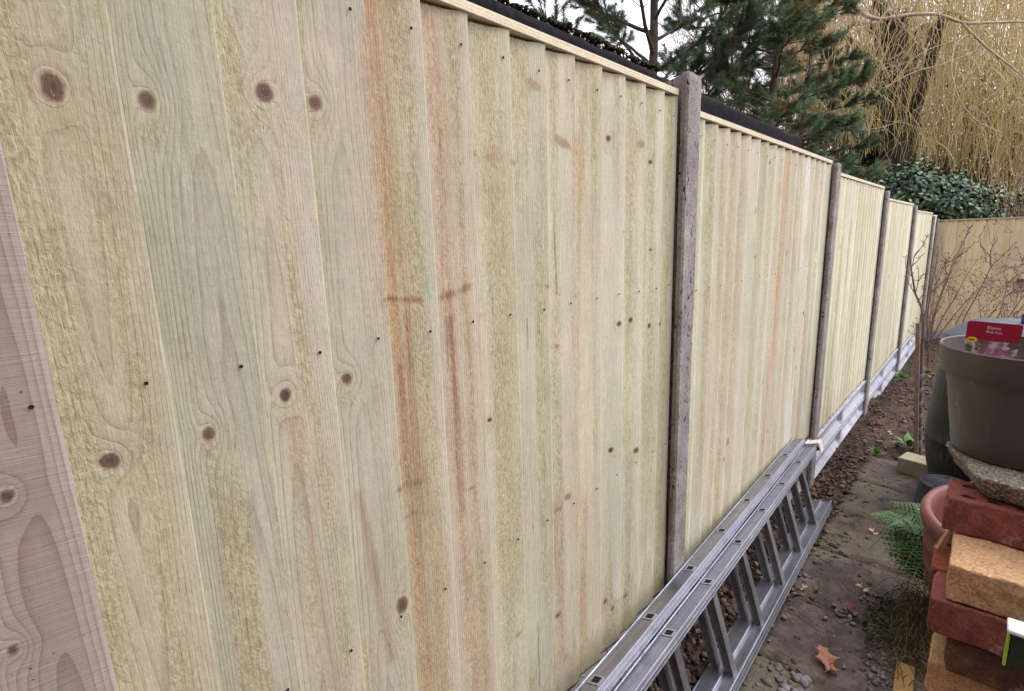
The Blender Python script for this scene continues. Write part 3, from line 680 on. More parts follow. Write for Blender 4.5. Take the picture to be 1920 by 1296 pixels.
leaf((.46, 2.30, -.045), .055, .4, 'pale papery leaf on the paving beside the fern', LEAFP, 3, 1.5, None, .2)
leaf((.22, 2.02, -.06), .07, .9, 'rust-coloured leaf on the soil under the ladder rungs', LEAFM, 4, 1.2, None, .3)
for k in range(46):
    y = random.uniform(4.3, 9) if k > 14 else random.uniform(1.5, 4.2); x = random.uniform(.12, 1.0) if k > 14 else random.uniform(.1, .7)
    leaf((x, y, float(gh(x, y))+.012), random.uniform(.03, .07), random.uniform(0, 6.3), 'small dead leaf among the litter on the ground', random.choice([LEAFM, LEAFP, LEAFM]), 3, 1.6, 'small dead leaves littering the path and bed', random.uniform(-.4, .4))
# wire loop
a = np.linspace(-2.2, 2.6, 60)
p = np.stack([.47+.075*np.cos(a), 1.985+.16*np.sin(a)+.02*np.cos(a*2), -.055+.004*np.sin(a*3)], -1)
p = np.concatenate([p, [[.33, 2.04, -.055], [.30, 2.10, -.05]]])
v, f, _ = tubes([(p, .0013)], 5)
tag(npmesh('wire_loop', v, f, mat_simple('rusty_wire', lin((96, 78, 66)), .6, .4, .3)), 'thin rusty wire bent in a loop round the oak leaf', 'wire')
TWIG = mat_simple('dead_twig', lin((84, 64, 54)), .85, .2)
for k, (x0, y0, x1, y1) in enumerate([(.30, 2.36, .45, 2.20), (.33, 2.03, .46, 1.98), (.37, 2.24, .43, 2.17), (.27, 1.92, .40, 1.90), (.31, 2.62, .38, 2.58), (.1, 1.7, .2, 1.75), (.45, 1.70, .47, 1.78)]):
    t = np.linspace(0, 1, 12); p = np.stack([x0+(x1-x0)*t+.008*np.sin(t*7+k), y0+(y1-y0)*t+.01*np.sin(t*5), gh(0, y0)+.017+0*t], -1)
    v, f, _ = tubes([(p, .0022*(1-.5*t))], 5)
    o = npmesh('twig', v, f, TWIG); tag(o, 'thin dark twig lying on the paving or soil beside the ladder', 'twig', 'dark twigs lying loose by the ladder')
# broken bits of spilled mortar at the near edge of the path
k = 60; x = RNG.normal(.385, .035, k); y = RNG.normal(1.62, .045, k)
lumps('mortar_rubble', np.stack([x, y, gh(x, y)+.008], -1), .004+.014*RNG.random(k)**2, mat_concrete('crumbled_mortar', lin((92, 84, 84)), lin((132, 124, 126)), .4, 2), 'broken grey crumbs of mortar on the paving at the bottom edge', 'mortar', .5)

# ------------------------------------------------------------------ ladder
def mat_alu():
    M = MT('dull_aluminium', .36, .5, .85); v = M.coord('Object', (120, 2, 120)); v2 = M.coord('Object')
    a = M.noise(v, 1, 3, .6); b = M.noise(v2, 18, 5, .65); d = M.noise(v2, 4, 3)
    c = M.mix(M.rng(a, .3, .7), lin((138, 139, 148)), lin((174, 175, 187)))
    c = M.mix(M.rng(b, .5, .75, 0, .5), c, lin((112, 110, 114)))
    sp = M.math('MULTIPLY', M.rng(M.noise(v2, 110, 2), .70, .73), .7); c = M.mix(sp, c, lin((84, 76, 74)))
    return M.out(c, M.bump(a, .0003, .5), M.rng(b, .3, .7, .28, .55))
ALU = mat_alu(); ALUR = mat_simple('rung_aluminium', lin((138, 136, 138)), .5, .4, .7, 60, .2, .0004); ALU_HI = mat_simple('pale_highlight_aluminium', lin((172, 172, 182)), .35, .5, .6, 80, .1, .0002); BORE_SHADE = mat_simple('rung_bore_shadow', (.012, .012, .013), .8, .2); RUNG = ALU
G = .29
lad = thing('ladder', 'long two-section aluminium ladder lying on its side along the foot of the fence', 'ladder', (.15, 2.69, -.07))
D_ = Vector((.0064, -.29, 0)); D_ = D_/D_.length
E_ = Vector((.291, 0, -.957)); Wv = D_.cross(E_); Wv = Wv if Wv.x > 0 else -Wv
def LM(o): return Matrix(((Wv.x, D_.x, -E_.x, o.x), (Wv.y, D_.y, -E_.y, o.y), (Wv.z, D_.z, -E_.z, o.z), (0, 0, 0, 1)))   # local x=width, y=along, z=up out of the stile
inv = Matrix.Translation(Vector(lad.location)).inverted()
AF = Vector((.108, 2.69, .2607)); AB = Vector((.0475, 2.69, .283)); LF = Vector((.197, 2.69, -.0283)); LB = Vector((.1500, 2.69, -.036))
SW = .047; N_R = 12; far, nearL = -.27, 3.35
def stile(o, up, w=SW, t=.025):
    """box section with rolled lips; its outer face lies at z=0 (up=1: body below)"""
    bm = bmesh.new(); M = inv @ LM(o)
    if up: addbox(bm, (-w/2, far, -t), (w/2, nearL, 0), M, .0025, 2); pass; addbox(bm, (-w/2-.0025, far, -.012), (-w/2-.0002, nearL, .0022), M, .0008, 1)
    else: addbox(bm, (-w/2, far, -t), (w/2, nearL, 0), M, .0025, 2); addbox(bm, (w/2+.0002, far, -t-.002), (w/2+.004, nearL, .004), M, .001, 1)
    st0 = bmobj('stile', bm, ALU, lad); bm = bmesh.new(); addbox(bm, (w/2+.0002, far, -.011), (w/2+.0032, nearL, .0032), M, .0012, 2); bmobj('lip', bm, ALU_HI, st0)  # lip paler than the stile, edge highlight painted into its base colour
    return st0
stile(AF, True); stile(AB, True, .050, .027); stile(LF, False); stile(LB, False, .054, .02)
def rung_set(At, Lt, tt):
    for k in range(N_R):
        p0 = At+D_*(k*G)-(-E_)*tt; p1 = Lt+D_*(k*G)
        bm = bmesh.new(); ax = (p1-p0); ln = ax.length; ax.normalize(); s1 = D_; s2 = ax.cross(s1)
        M = inv @ Matrix(((s1.x, s2.x, ax.x, p0.x), (s1.y, s2.y, ax.y, p0.y), (s1.z, s2.z, ax.z, p0.z), (0, 0, 0, 1)))
        addbox(bm, (-.0125, -.0125, -.001), (.0125, .0125, ln+.001), M, .004, 2)
        for q in (-.006, 0, .006): addbox(bm, (.0124, q-.001, 0), (.0134, q+.001, ln), M)
        rg = bmobj('rung', bm, ALUR, lad)
        # square tube end on the outer face of the upper stile
        bm = bmesh.new(); o = At+D_*(k*G); M = inv @ LM(o)
        a, b = .0165, .0112
        for lo, hi in (((-a, -a, .0002), (a, -b, .0022)), ((-a, b, .0002), (a, a, .0022)), ((-a, -b, .0002), (-b, b, .0022)), ((b, -b, .0002), (a, b, .0022))): addbox(bm, lo, hi, M)
        bmobj('rung_end', bm, ALU_HI, rg)
        bm = bmesh.new(); addbox(bm, (-b, -b, .0002), (b, b, .0006), M); bmobj('bore_shade', bm, BORE_SHADE, rg)  # flat dark plate, shade inside the tube end painted as colour
rung_set(AF, LF, .025); rung_set(AB, LB, .027)
# guide bracket at the far end and feet
PLW = mat_simple('pale_grey_plastic', lin((212, 208, 206)), .5, .4); RUB = mat_simple('brown_rubber', lin((62, 52, 48)), .8, .2)
bm = bmesh.new(); M = inv @ LM(AF)
addbox(bm, (-.10, far-.035, -.012), (-.022, far-.004, .008), M, .003)
addbox(bm, (-.022, far-.05, -.004), (.034, far+.004, .012), M, .005, 3); addbox(bm, (.0345, far-.05, -.035), (.040, far+.004, .008), M, .002)
bmobj('guide_bracket', bm, PLW, lad)
bm = bmesh.new(); addbox(bm, (-.03, far-.03, -.03), (.03, far-.003, -.006), M, .004); bmobj('rubber_block', bm, RUB, lad)
bm = bmesh.new(); M = inv @ LM(LF); addbox(bm, (-.02, far-.016, -.03), (.032, far-.001, .001), M, .003); bmobj('foot_cap', bm, RUB, lad)
bm = bmesh.new()
for k in (.1, .55, 1.2): addbox(bm, (-.024, far+k, -.045), (-.004, far+k+.05, -.0255), inv @ LM(AF), .002)
bmobj('stile_guide', bm, PLW, lad)

# ------------------------------------------------------------------ brick stack
def mat_brick(name, c1, c2, c3=None, rough=.9, bmp=.0028):
    M = MT(name, rough, .2); v = M.coord('Object'); a = M.noise(v, 22, 5, .65); b = M.noise(v, 160, 3, .6); d = M.noise(v, 7, 4, .6)
    c = M.mix(M.rng(a, .35, .65), c1, c2)
    if c3: c = M.mix(M.rng(d, .5, .6), c, c3)
    mo_ = M.noise(v, 13, 5, .75, 1.); c = M.mix(M.math('MULTIPLY', M.rng(mo_, .60, .66), .55), c, lin((150, 138, 126)))
    dk_ = M.noise(v, 31, 4, .7); c = M.mix(M.math('MULTIPLY', M.rng(dk_, .60, .68), .5), c, lin((50, 40, 36)))
    b2 = M.noise(v, 330, 2, .7); c = M.mix(1., c, M.mix(M.rng(b2, .35, .65), (.78,)*3, (1.2,)*3), 'MULTIPLY'); c = M.mix(1., c, M.mix(M.rng(b, .3, .7), (.76,)*3, (1.2,)*3), 'MULTIPLY')
    return M.out(c, M.bump(M.math('ADD', M.math('MULTIPLY', a, .5), M.math('MULTIPLY', b, .6)), bmp, .8))
BR_RED = mat_brick('smooth_red_brick', lin((116, 64, 58)), lin((136, 82, 74)), lin((106, 60, 56)), .85, .001)
BR_YEL = mat_brick('rough_yellow_brick', lin((186, 150, 108)), lin((170, 134, 102)), lin((184, 138, 112)))
BR_BR = mat_brick('dull_brown_brick', lin((84, 54, 48)), lin((72, 52, 46)), lin((104, 84, 58)))
BR_OR = mat_brick('orange_brick', lin((146, 76, 50)), lin((108, 60, 48)), lin((66, 56, 54)))
def brick(x, y, z, lx, ly, mat, label, rz=0, rough=.0015, holes=False, grooves=False, h=.065, group=None):
    """near-left-top corner at (x,y,z)"""
    N = 14; bm = bmesh.new(); bmesh.ops.create_cube(bm, size=1)
    for v in bm.verts: v.co = Vector(((v.co.x+.5)*lx, (v.co.y+.5)*ly, (v.co.z-.5)*h))
    bmesh.ops.bevel(bm, geom=bm.edges[:], offset=.003, segments=2, affect='EDGES', profile=.5)
    if holes:     # drilled through from the top, modelled by boolean-free inset pits
        pass
    cuts = [(i/10*lx, 0) for i in range(1, 10)]
    for i in range(1, 16): bmesh.ops.bisect_plane(bm, geom=bm.verts[:]+bm.edges[:]+bm.faces[:], plane_co=(i/16*lx, 0, 0), plane_no=(1, 0, 0))
    for i in range(1, 10): bmesh.ops.bisect_plane(bm, geom=bm.verts[:]+bm.edges[:]+bm.faces[:], plane_co=(0, i/10*ly, 0), plane_no=(0, 1, 0))
    for i in range(1, 7): bmesh.ops.bisect_plane(bm, geom=bm.verts[:]+bm.edges[:]+bm.faces[:], plane_co=(0, 0, -i/7*h), plane_no=(0, 0, 1))
    sd_ = random.random()*50
    from mathutils import noise as MN
    for v in bm.verts:
        q = v.co*55+Vector((sd_, sd_, 0)); v.co += Vector((MN.noise(q), MN.noise(q+Vector((9, 0, 0))), MN.noise(q+Vector((0, 9, 0)))))*rough; e_ = min(v.co.x, lx-v.co.x)+min(v.co.y, ly-v.co.y)+min(-v.co.z, h+v.co.z); ch_ = max(0, MN.noise(v.co*28+Vector((sd_, 3, 1)))-.12)*max(0, 1-e_/.03)*.022; cc_ = Vector((lx/2, ly/2, -h/2)); v.co -= (v.co-cc_).normalized()*ch_
        if grooves and v.co.y < .004:      # pressed vertical bands in the stretcher face
            for gxc, gw in ((.070, .018), (.150, .018)):
                if abs(v.co.x-gxc) < gw: v.co.y += .0028
    if grooves:
        pass
    o = bmobj('brick', bm, mat); o.location = (x, y, z); o.rotation_euler = (0, 0, rz)
    tag(o, label, 'brick', group)
    if holes:
        bm = bmesh.new()
        for i in range(5):
            for j in range(2):
                M = Matrix.Translation((.031+i*.0375+(j*.0), .024+j*.050, -h*.5)) @ Matrix.Diagonal((1.25, .8, 1, 1))
                bmesh.ops.create_cone(bm, cap_ends=True, segments=20, radius1=.0095, radius2=.0095, depth=h*1.4, matrix=M)
        me = bpy.data.meshes.new('cut'); bm.to_mesh(me); bm.free(); co_ = bpy.data.objects.new('cut', me); COL.objects.link(co_); co_.location = o.location; co_.rotation_euler = o.rotation_euler
        md = o.modifiers.new('b', 'BOOLEAN'); md.object = co_; md.operation = 'DIFFERENCE'; md.solver = 'EXACT'
        dg = bpy.context.evaluated_depsgraph_get(); me2 = bpy.data.meshes.new_from_object(o.evaluated_get(dg)); o.modifiers.clear(); o.data = me2
        bpy.data.objects.remove(co_)
    return o
BG = 'loose bricks stacked dry beside the path'
T0 = .880; C = .068
brick(.690, 1.190, T0, .215, .1025, BR_RED, 'red brick with drilled holes on top of the stack, right under the concrete slab', 0, .0008, True, True, group=BG)
brick(.735, 1.312, T0, .215, .1025, BR_RED, 'second red brick under the back of the concrete slab', .02, .0008, group=BG)
brick(.709, 1.070, T0-C, .105, .213, BR_YEL, 'sandy yellow brick jutting forward under the drilled red brick', 0, .0032, group=BG)
brick(.818, 1.074, T0-C, .1025, .215, BR_YEL, 'yellow brick beside the jutting sandy one, mostly out of frame', 0, .0028, group=BG)
brick(.712, 1.295, T0-C, .205, .1025, BR_RED, 'red brick behind the sandy yellow brick', 0, .001, group=BG)
brick(.690, 1.065, T0-2*C, .215, .1025, BR_RED, 'smooth red brick with two upright pressed bands below the yellow brick', 0, .0010, False, True, group=BG)
brick(.683, 1.173, T0-2*C-.001, .215, .1025, BR_OR, 'chipped orange brick with dark mortar smears behind the banded red brick', .0, .0028, group=BG)
brick(.700, 1.283, T0-2*C, .205, .1025, BR_BR, 'dull brown brick at the back of the third course', 0, .002, group=BG)
brick(.7195, 1.073, T0-3*C, .215, .1025, BR_BR, 'dark brown-red brick under the banded red brick', 0, .0012, group=BG)
brick(.712, 1.188, T0-3*C, .215, .1025, BR_RED, 'hidden red brick behind the dark brown-red brick', 0, .001, group=BG)
brick(.715, 1.300, T0-3*C, .205, .1025, BR_BR, 'brown brick at the back of the fourth course', 0, .001, group=BG)
brick(.700, 1.088, T0-4*C, .215, .1025, BR_YEL, 'yellow brick with its top showing under the dark brown-red brick', 0, .003, group=BG)
brick(.705, 1.200, T0-4*C, .215, .1025, BR_BR, 'brown brick behind the lowest yellow brick', 0, .0015, group=BG)
cz = T0-5*C
j = 0
while cz-.065 > -.10:
    for (bx, by) in ((.700+random.uniform(-.006, .01), 1.085), (.704+random.uniform(-.006, .01), 1.198), (.708, 1.312)):
        brick(bx, by+random.uniform(-.004, .004), cz, .215, .1025, BR_BR if (j % 3) else BR_RED, 'dull brick in the shadowed lower courses of the stack', 0, .0015, group='bricks in the lower courses of the stack')
        j += 1
    cz -= C
# hexagonal concrete slab
p = Vector((.672, 1.382)); ang = radians(-72); s_ = .185; pts = [p.copy()]
for k in range(5): p = p+Vector((cos(ang), sin(ang)))*s_; pts.append(p.copy()); ang += radians(60)
cen = sum(pts, Vector((0, 0)))/6
na = 40; out = []
for k in range(6):
    a_, b_ = pts[k], pts[(k+1) % 6]
    for q in range(na): out.append(a_.lerp(b_, q/na))
out = np.array([[q.x-cen.x, q.y-cen.y] for q in out])
for _ in range(3): out = (np.roll(out, 1, 0)+2*out+np.roll(out, -1, 0))/4
rings = [(0, -1), (.25, -1), (.5, -1), (.75, -1), (.82, -1), (.85, -.97), (.89, -.8)]+[(.89+.11*t, -.8+1.6*t) for t in np.linspace(.12, .95, 9)]+[(1., .90), (.993, .98), (.98, 1.)]+[(r_, 1.) for r_ in np.linspace(.96, 0, 46)]
V = []
for r_, h in rings:
    q = out*r_; x = q[:, 0]+cen.x; y = q[:, 1]+cen.y; z = np.full(len(q), T0+.023+h*.0215)
    nz1 = fbm(x*55+h*3, y*55+z*60, 3, 3)-.5; nz2 = vn(x*210+z*100, y*210+z*140, 7)-.5
    rad = 1+(nz1*.05+nz2*.012)*(1 if abs(h) < .99 or r_ > .9 else 0)
    V.append(np.stack([cen.x+q[:, 0]*rad, cen.y+q[:, 1]*rad, z+(nz1*.0035+nz2*.0022)*(h > -.9)], -1))
V = np.concatenate(V); n_ = len(out); A = np.arange(len(rings)-1)[:, None]*n_; B = np.arange(n_)[None]; B2 = (B+1) % n_
o = npmesh('concrete_slab', V, np.stack([A+B, A+B2, A+n_+B2, A+n_+B], -1).reshape(-1, 4), CONC_SLAB, None, None, True); tag(o, 'thick hexagonal concrete slab laid across the brick stack', 'slab')
# splinter of yellow stone
bm = bmesh.new(); bmesh.ops.create_cone(bm, cap_ends=True, segments=5, radius1=.010, radius2=.002, depth=.05)
o = bmobj('brick_chip', bm, BR_YEL); o.location = (.696, 1.255, T0-2*C+.020); o.rotation_euler = (.15, .2, .3); tag(o, 'small pointed chip of yellow brick standing on the orange brick', 'brick chip')

# ------------------------------------------------------------------ brown plant pot and its tag
TAUPE = mat_plastic('taupe_plastic', lin((80, 71, 68)))
pc = (.782, 1.378); pz = T0+.0462
prof = [(.001, .004), (.094, .004), (.097, .0), (.1005, .004), (.122, .152), (.1225, .156), (.131, .158), (.1335, .161), (.139, .206), (.1395, .2105), (.1375, .2125), (.1345, .211), (.1275, .16), (.119, .15), (.0965, .012), (.001, .012)]
v, f = lathe(prof, 72); pot = thing('plant_pot', 'large taupe plastic plant pot standing on the hexagonal slab', 'plant pot', (pc[0], pc[1], pz))
npmesh('pot_body', v, f, TAUPE, pot, None, True).data.set_sharp_from_angle(angle=radians(35))
v, f = lathe([(.001, .085), (.06, .088), (.10, .083), (.1075, .08)], 40); v = v+np.c_[0*v[:, :2], (vn(v[:, 0]*60, v[:, 1]*60, 3)-.5)*.01]
npmesh('compost', v, f, SOIL, pot, None, True)
# label card
def mat_tag():
    M = MT('printed_card', .35, .5); v = M.coord('Object'); g = M.n('ShaderNodeSeparateXYZ'); M.i(g, 0, M.n('ShaderNodeTexCoord').outputs['Object']); z = g.outputs[2]; x = g.outputs[0]
    cell = M.voro(v, 95, 'F1', 'Color'); dist = M.voro(v, 95)
    sx = M.n('ShaderNodeSeparateXYZ'); M.i(sx, 0, cell)
    fl = M.mix(M.rng(sx.outputs[0], .45, .5), lin((66, 76, 62)), lin((190, 178, 170)))
    fl = M.mix(M.rng(M.noise(v, 60, 3), .45, .6), fl, lin((82, 84, 70)))
    px = M.math('SUBTRACT', x, .008); pz_ = M.math('ADD', z, .036); rr = M.math('SQRT', M.math('ADD', M.math('MULTIPLY', px, px), M.math('MULTIPLY', pz_, pz_)))
    pk = M.math('MULTIPLY', M.rng(rr, .010, .028, 1, 0), M.rng(M.noise(v, 120, 2), .35, .5))
    fl = M.mix(pk, fl, lin((176, 96, 140)))
    fl = M.mix(M.rng(dist, 0, .25, .35, 0), fl, lin((216, 206, 198)))
    wav = M.math('ADD', z, M.math('MULTIPLY', M.noise(v, 14, 1), .008))
    c = M.mix(M.rng(wav, -.0055, -.0045), fl, lin((140, 18, 50)))
    sw = M.math('MULTIPLY', M.rng(M.noise(M.coord('Object', (30, 1, 90)), 1, 2, .5, 2), .62, .66), M.rng(M.math('ABSOLUTE', x), .026, .032))
    c = M.mix(M.math('MULTIPLY', M.math('MULTIPLY', sw, M.rng(z, -.002, .002)), .5), c, lin((206, 80, 108)))
    return M.out(c)
tg = thing('plant_label', 'crimson and floral plant label card stuck upright in the taupe pot', 'plant label', (.722, 1.335, pz+.2345)); tg.rotation_euler = (radians(-6), radians(2.5), radians(3))
bm = bmesh.new(); w_, h_ = .0395, .026
out = []
for (cx, cz_, a0) in ((w_-.005, h_-.005, 0), (-w_+.005, h_-.005, 90)):
    for k in range(5): an = radians(a0+k*22.5); out.append((cx+.005*cos(an), cz_+.005*sin(an)))
out += [(-w_+.006, -.14), (w_-.006, -.14)]
fr_ = [bm.verts.new((x, -.0005, z)) for x, z in out]; bk = [bm.verts.new((x, .0005, z)) for x, z in out]
bm.faces.new(fr_); bm.faces.new(bk[::-1]); m_ = len(out)
for k in range(m_): bm.faces.new((fr_[k], fr_[(k+1) % m_], bk[(k+1) % m_], bk[k]))
bmobj('card', bm, mat_tag(), tg)
PALEINK = mat_simple('pale_ink', lin((226, 190, 196)), .5); YEL = mat_simple('yellow_ink', lin((216, 180, 50)), .5)
BLK = mat_simple('black_ink', (.02, .02, .02), .5)
def text(s, x, z, size, mat, parent, y=-.0007):
    cu = bpy.data.curves.new('lettering', 'FONT'); cu.body = s; cu.size = size; cu.align_x = 'CENTER'; cu.extrude = .00005
    o = bpy.data.objects.new('lettering', cu); COL.objects.link(o); dg = bpy.context.evaluated_depsgraph_get(); me = bpy.data.meshes.new_from_object(o.evaluated_get(dg)); bpy.data.objects.remove(o)
    q = link('lettering', me, mat, parent); q.location = (x, y, z); q.rotation_euler = (pi/2, 0, 0); return q
text('Elaine', 0, .013, .0085, PALEINK, tg); text('Pink Fizz', .001, .0055, .0065, PALEINK, tg)
bm = bmesh.new(); bmesh.ops.create_cone(bm, cap_ends=True, segments=24, radius1=.0065, radius2=.0065, depth=.0003, matrix=Matrix.Translation((-.0285, -.0008, -.0095)) @ Matrix.Diagonal((1.2, 1, .8, 1)) @ Matrix.Rotation(pi/2, 4, 'X'))
bdg = bmobj('badge', bm, YEL, tg)
bm = bmesh.new(); addbox(bm, (-.033, -.0013, -.0105), (-.025, -.001, -.0085)); bmobj('badge_mark', bm, BLK, bdg)

# ------------------------------------------------------------------ small dark green box hung on the bricks at the right edge
gb = thing('plastic_box', 'small dark green plastic box with pale top and lime edge beside the bricks', 'plastic box', (.7835, 1.0, .722))
bm = bmesh.new(); addbox(bm, (.004, -.02, 0), (.075, .010, .056), None, .004, 3); bmobj('box_body', bm, mat_simple('dark_green_plastic', lin((36, 50, 32)), .35, .5), gb)
bm = bmesh.new(); addbox(bm, (-.001, -.024, .0565), (.08, .012, .064), None, .003, 3); bmobj('pale_lid', bm, mat_simple('pale_lid_plastic', lin((216, 216, 220)), .6, .3), gb)
bm = bmesh.new(); addbox(bm, (0, -.021, .001), (.0038, -.012, .053), None, .0015, 2); bmobj('lime_edge', bm, mat_simple('lime_plastic', lin((150, 190, 50)), .4, .5), gb)

# ------------------------------------------------------------------ terracotta bowl, upturned pot, water butt, block
TERR = mat_plastic('terracotta_plastic', lin((112, 64, 56)), .5)
R0 = .36; zt = .40
prof = [(.001, -.075), (.20, -.075), (.23, -.06), (.30, .03), (.338, .13), (.349, .20), (.3515, .205), (.349, .21), (.352, .27), (.3545, .275), (.352, .28), (.350, .335), (.352, .342), (.364, .345), (.371, .36), (.371, .388), (.364, .402), (.352, .404), (.343, .396), (.338, .36), (.335, .30), (.322, .16), (.28, .05), (.2, -.0), (.001, -.0)]
v, f = lathe(prof, 96); o = npmesh('terracotta_bowl', v, f, TERR, None, None, True); o.location = (.978, 2.283, 0)
tag(o, 'wide terracotta-coloured bowl planter with ribbed sides behind the brick stack', 'planter')
v, f = lathe([(.001, .05), (.24, .055), (.31, .05)], 40)
DARKGREY = mat_plastic('blue_grey_plastic', lin((44, 46, 56)))
h_ = .235
prof = [(.135, 0), (.138, .003), (.138, .028), (.131, .032), (.104, h_-.01), (.103, h_), (.098, h_+.002), (.094, h_-.002), (.092, h_-.015), (.001, h_-.016)]
v, f = lathe(prof, 60); o = npmesh('upturned_pot', v, f, DARKGREY, None, None, True); o.location = (.655, 3.12, float(gh(.6, 3.1))+.012); tag(o, 'blue-grey plastic flower pot standing upside down beside the water butt', 'plant pot')
BUTT = mat_plastic('dark_green_butt_plastic', lin((22, 26, 26)))
BUTTL = mat_simple('grey_lid_plastic', lin((76, 80, 92)), .5, .4, 0, 150, .06, .0002, 4)
wb = thing('water_butt', 'tall dark green barrel-shaped water butt behind the plant pot', 'water butt', (.825, 3.56, float(gh(.8, 3.5))))
prof = [(.001, 0), (.222, 0), (.228, .01)]
for z, r in ((.06, .24), (.14, .262), (.22, .282), (.30, .294), (.37, .300), (.374, .303), (.378, .300), (.46, .2985), (.55, .294), (.64, .287), (.70, .281), (.704, .284), (.708, .280), (.78, .272), (.86, .264), (.90, .262)): prof.append((r, z))
prof += [(.255, .90), (.25, .88)]
v, f = lathe(prof, 72); npmesh('barrel', v, f, BUTT, wb, None, True)
prof = [(.262, .900), (.275, .903), (.276, .925), (.268, .932), (.255, .94), (.235, .955), (.225, .958), (.21, .972), (.17, .992), (.10, 1.0), (.001, 1.003)]
v, f = lathe(prof, 72); npmesh('lid', v, f, BUTTL, wb, None, True)
bm = bmesh.new(); addbox(bm, (-.03, -.02, -.001), (.03, .02, .05), None, .008, 3); o = bmobj('blue_cap', bm, mat_simple('blue_plastic', lin((40, 62, 110)), .4, .5)); o.location = (.865, 3.50, wb.location.z+1.0); tag(o, 'small dark blue plastic cap lying on the grey butt lid', 'cap')
bm = bmesh.new(); addbox(bm, (0, 0, 0), (.24, .14, .105), None, .006, 2)
bmesh.ops.subdivide_edges(bm, edges=bm.edges[:], cuts=3, use_grid_fill=True)
o = bmobj('stone_block', bm, mat_concrete('mossy_block', lin((140, 132, 112)), lin((176, 168, 146)), .3)); o.location = (.402, 3.80, -.118); o.rotation_euler = (0, 0, -.22); tag(o, 'squared pale stone block on the ground beside the water butt', 'stone block')

# ------------------------------------------------------------------ shed roof over the fence
FELT = MT('mossy_roof_felt', .9, .08); v_ = FELT.coord('Object'); a_ = FELT.noise(v_, 30, 4, .6)
FELT = FELT.out(FELT.mix(FELT.rng(a_, .3, .7), lin((16, 15, 18)), lin((34, 32, 37))), FELT.bump(a_, .006, .7))
shed = thing('shed', 'low felt-roofed shed whose black roof edge runs just above the near fence', 'shed', (-.5, 0, 0))
# eave roll: profile in (x,z), swept along y
ny_ = 420; yy = np.linspace(-1.4, 4.58, ny_)
prof = np.array([(.035, -.115), (.038, -.06), (.040, -.02), (.034, .0), (.018, .012), (-.01, .016), (-.08, .024), (-.6, .16), (-1.2, .30)])
PV = []
for j, (px, pz2) in enumerate(prof):
    wob = (fbm(yy*3+j*.3, 0*yy+j*.2, 4, 3)-.5)*.02+(fbm(yy*16, 0*yy+j*.6, 9, 2)-.5)*.008
    dip = -.012*ss(3.2, 2.4, yy)*0
    PV.append(np.stack([px+wob*.6, yy+.25*0, 2.052-.020*ss(2.0, 3.1, yy)+pz2+wob*(j < 8)+dip+.0025*yy], -1))
PV = np.concatenate(PV); m_ = len(prof); A = np.arange(m_-1)[:, None]*ny_; B = np.arange(ny_-1)[None]
npmesh('roof', PV, np.stack([A+B, A+B+1, A+ny_+B+1, A+ny_+B], -1).reshape(-1, 4), FELT, shed, None, True)
prof2 = np.array([(-1.2, .30), (-2.4, .0), (-2.42, -.1)]); bm = bmesh.new(); rows = [[bm.verts.new((px, q, 2.037+pz2)) for q in (-1.4, 4.58)] for px, pz2 in prof2]
for k in range(2): bm.faces.new((rows[k][0], rows[k][1], rows[k+1][1], rows[k+1][0]))
bmobj('roof_slope', bm, FELT, shed)
SHW = mat_simple('dark_shed_boards', lin((70, 54, 46)), .8, .2)
bm = bmesh.new()
for k in range(17): addbox(bm, (-.06-.012, -1.3, .0+k*.125-.1), (-.05, 4.5, .0+k*.125+.018), Matrix.Rotation(0, 4, 'Y'), .003)
addbox(bm, (-2.35, -1.3, -.1), (-.075, 4.5, 2.03)); bmobj('wall', bm, SHW, shed)
bm = bmesh.new()
vv = [bm.verts.new(c) for c in ((-.06, 4.49, 1.9), (-2.35, 4.49, 1.9), (-1.2, 4.49, 2.32))]; bm.faces.new(vv)
vv = [bm.verts.new(c) for c in ((.0, 4.57, 1.93), (-1.2, 4.57, 2.25), (-1.2, 4.57, 2.345), (.0, 4.57, 2.06))]; bm.faces.new(vv)
bmobj('gable', bm, SHW, shed)
# moss along the eave
MOSS = mat_rnd('moss', lin((40, 42, 26)), lin((74, 72, 40)), .95, 120, lin((88, 66, 50)))
k = 5200; y = -1.2+RNG.random(k)**.8*3.55; x = -.5+.02-RNG.random(k)**1.5*.25; z = 2.060+.0025*y+(.018-.1*(x+.5-.02)*.25)+.022*(fbm(y*14, x*14, 8, 3)-.35)
lumps('moss', np.stack([x, y, z+RNG.random(k)*.006], -1), .0035+.008*RNG.random(k)**2, MOSS, 'dark cushions of moss crusting the near part of the shed roof edge', 'moss', .8)

# ------------------------------------------------------------------ vegetation
def unproj(px, py, D): return np.array([CX, 0, CZ])+D*np.array(_f+_r*((px-960)/FPX)-_u*((py-648)/FPX))
def mat_veg(name, c1, c2, rough=.6, c3=None, spec=.3, back=None):
    M = MT(name, rough, spec); r = M.attr('rnd'); c = M.mix(r, c1, c2)
    if c3: c = M.mix(M.rng(r, .80, .84), c, c3)
    return M.out(c)
BARK = mat_simple('pine_bark', lin((92, 78, 72)), .9, .15, 0, 18, .35, .01)
NEED = mat_veg('pine_needles', lin((80, 98, 74)), lin((150, 166, 128)), .55, lin((120, 100, 72)))
NEED2 = mat_veg('pale_pine_needles', lin((88, 110, 80)), lin((152, 170, 128)), .5, lin((150, 122, 82)))
def perp(d):
    a = np.cross(d, [0, 0, 1.]); a = a/(np.linalg.norm(a)+1e-9) if np.linalg.norm(a) > .05 else np.array([1., 0, 0]); return a, np.cross(d, a)
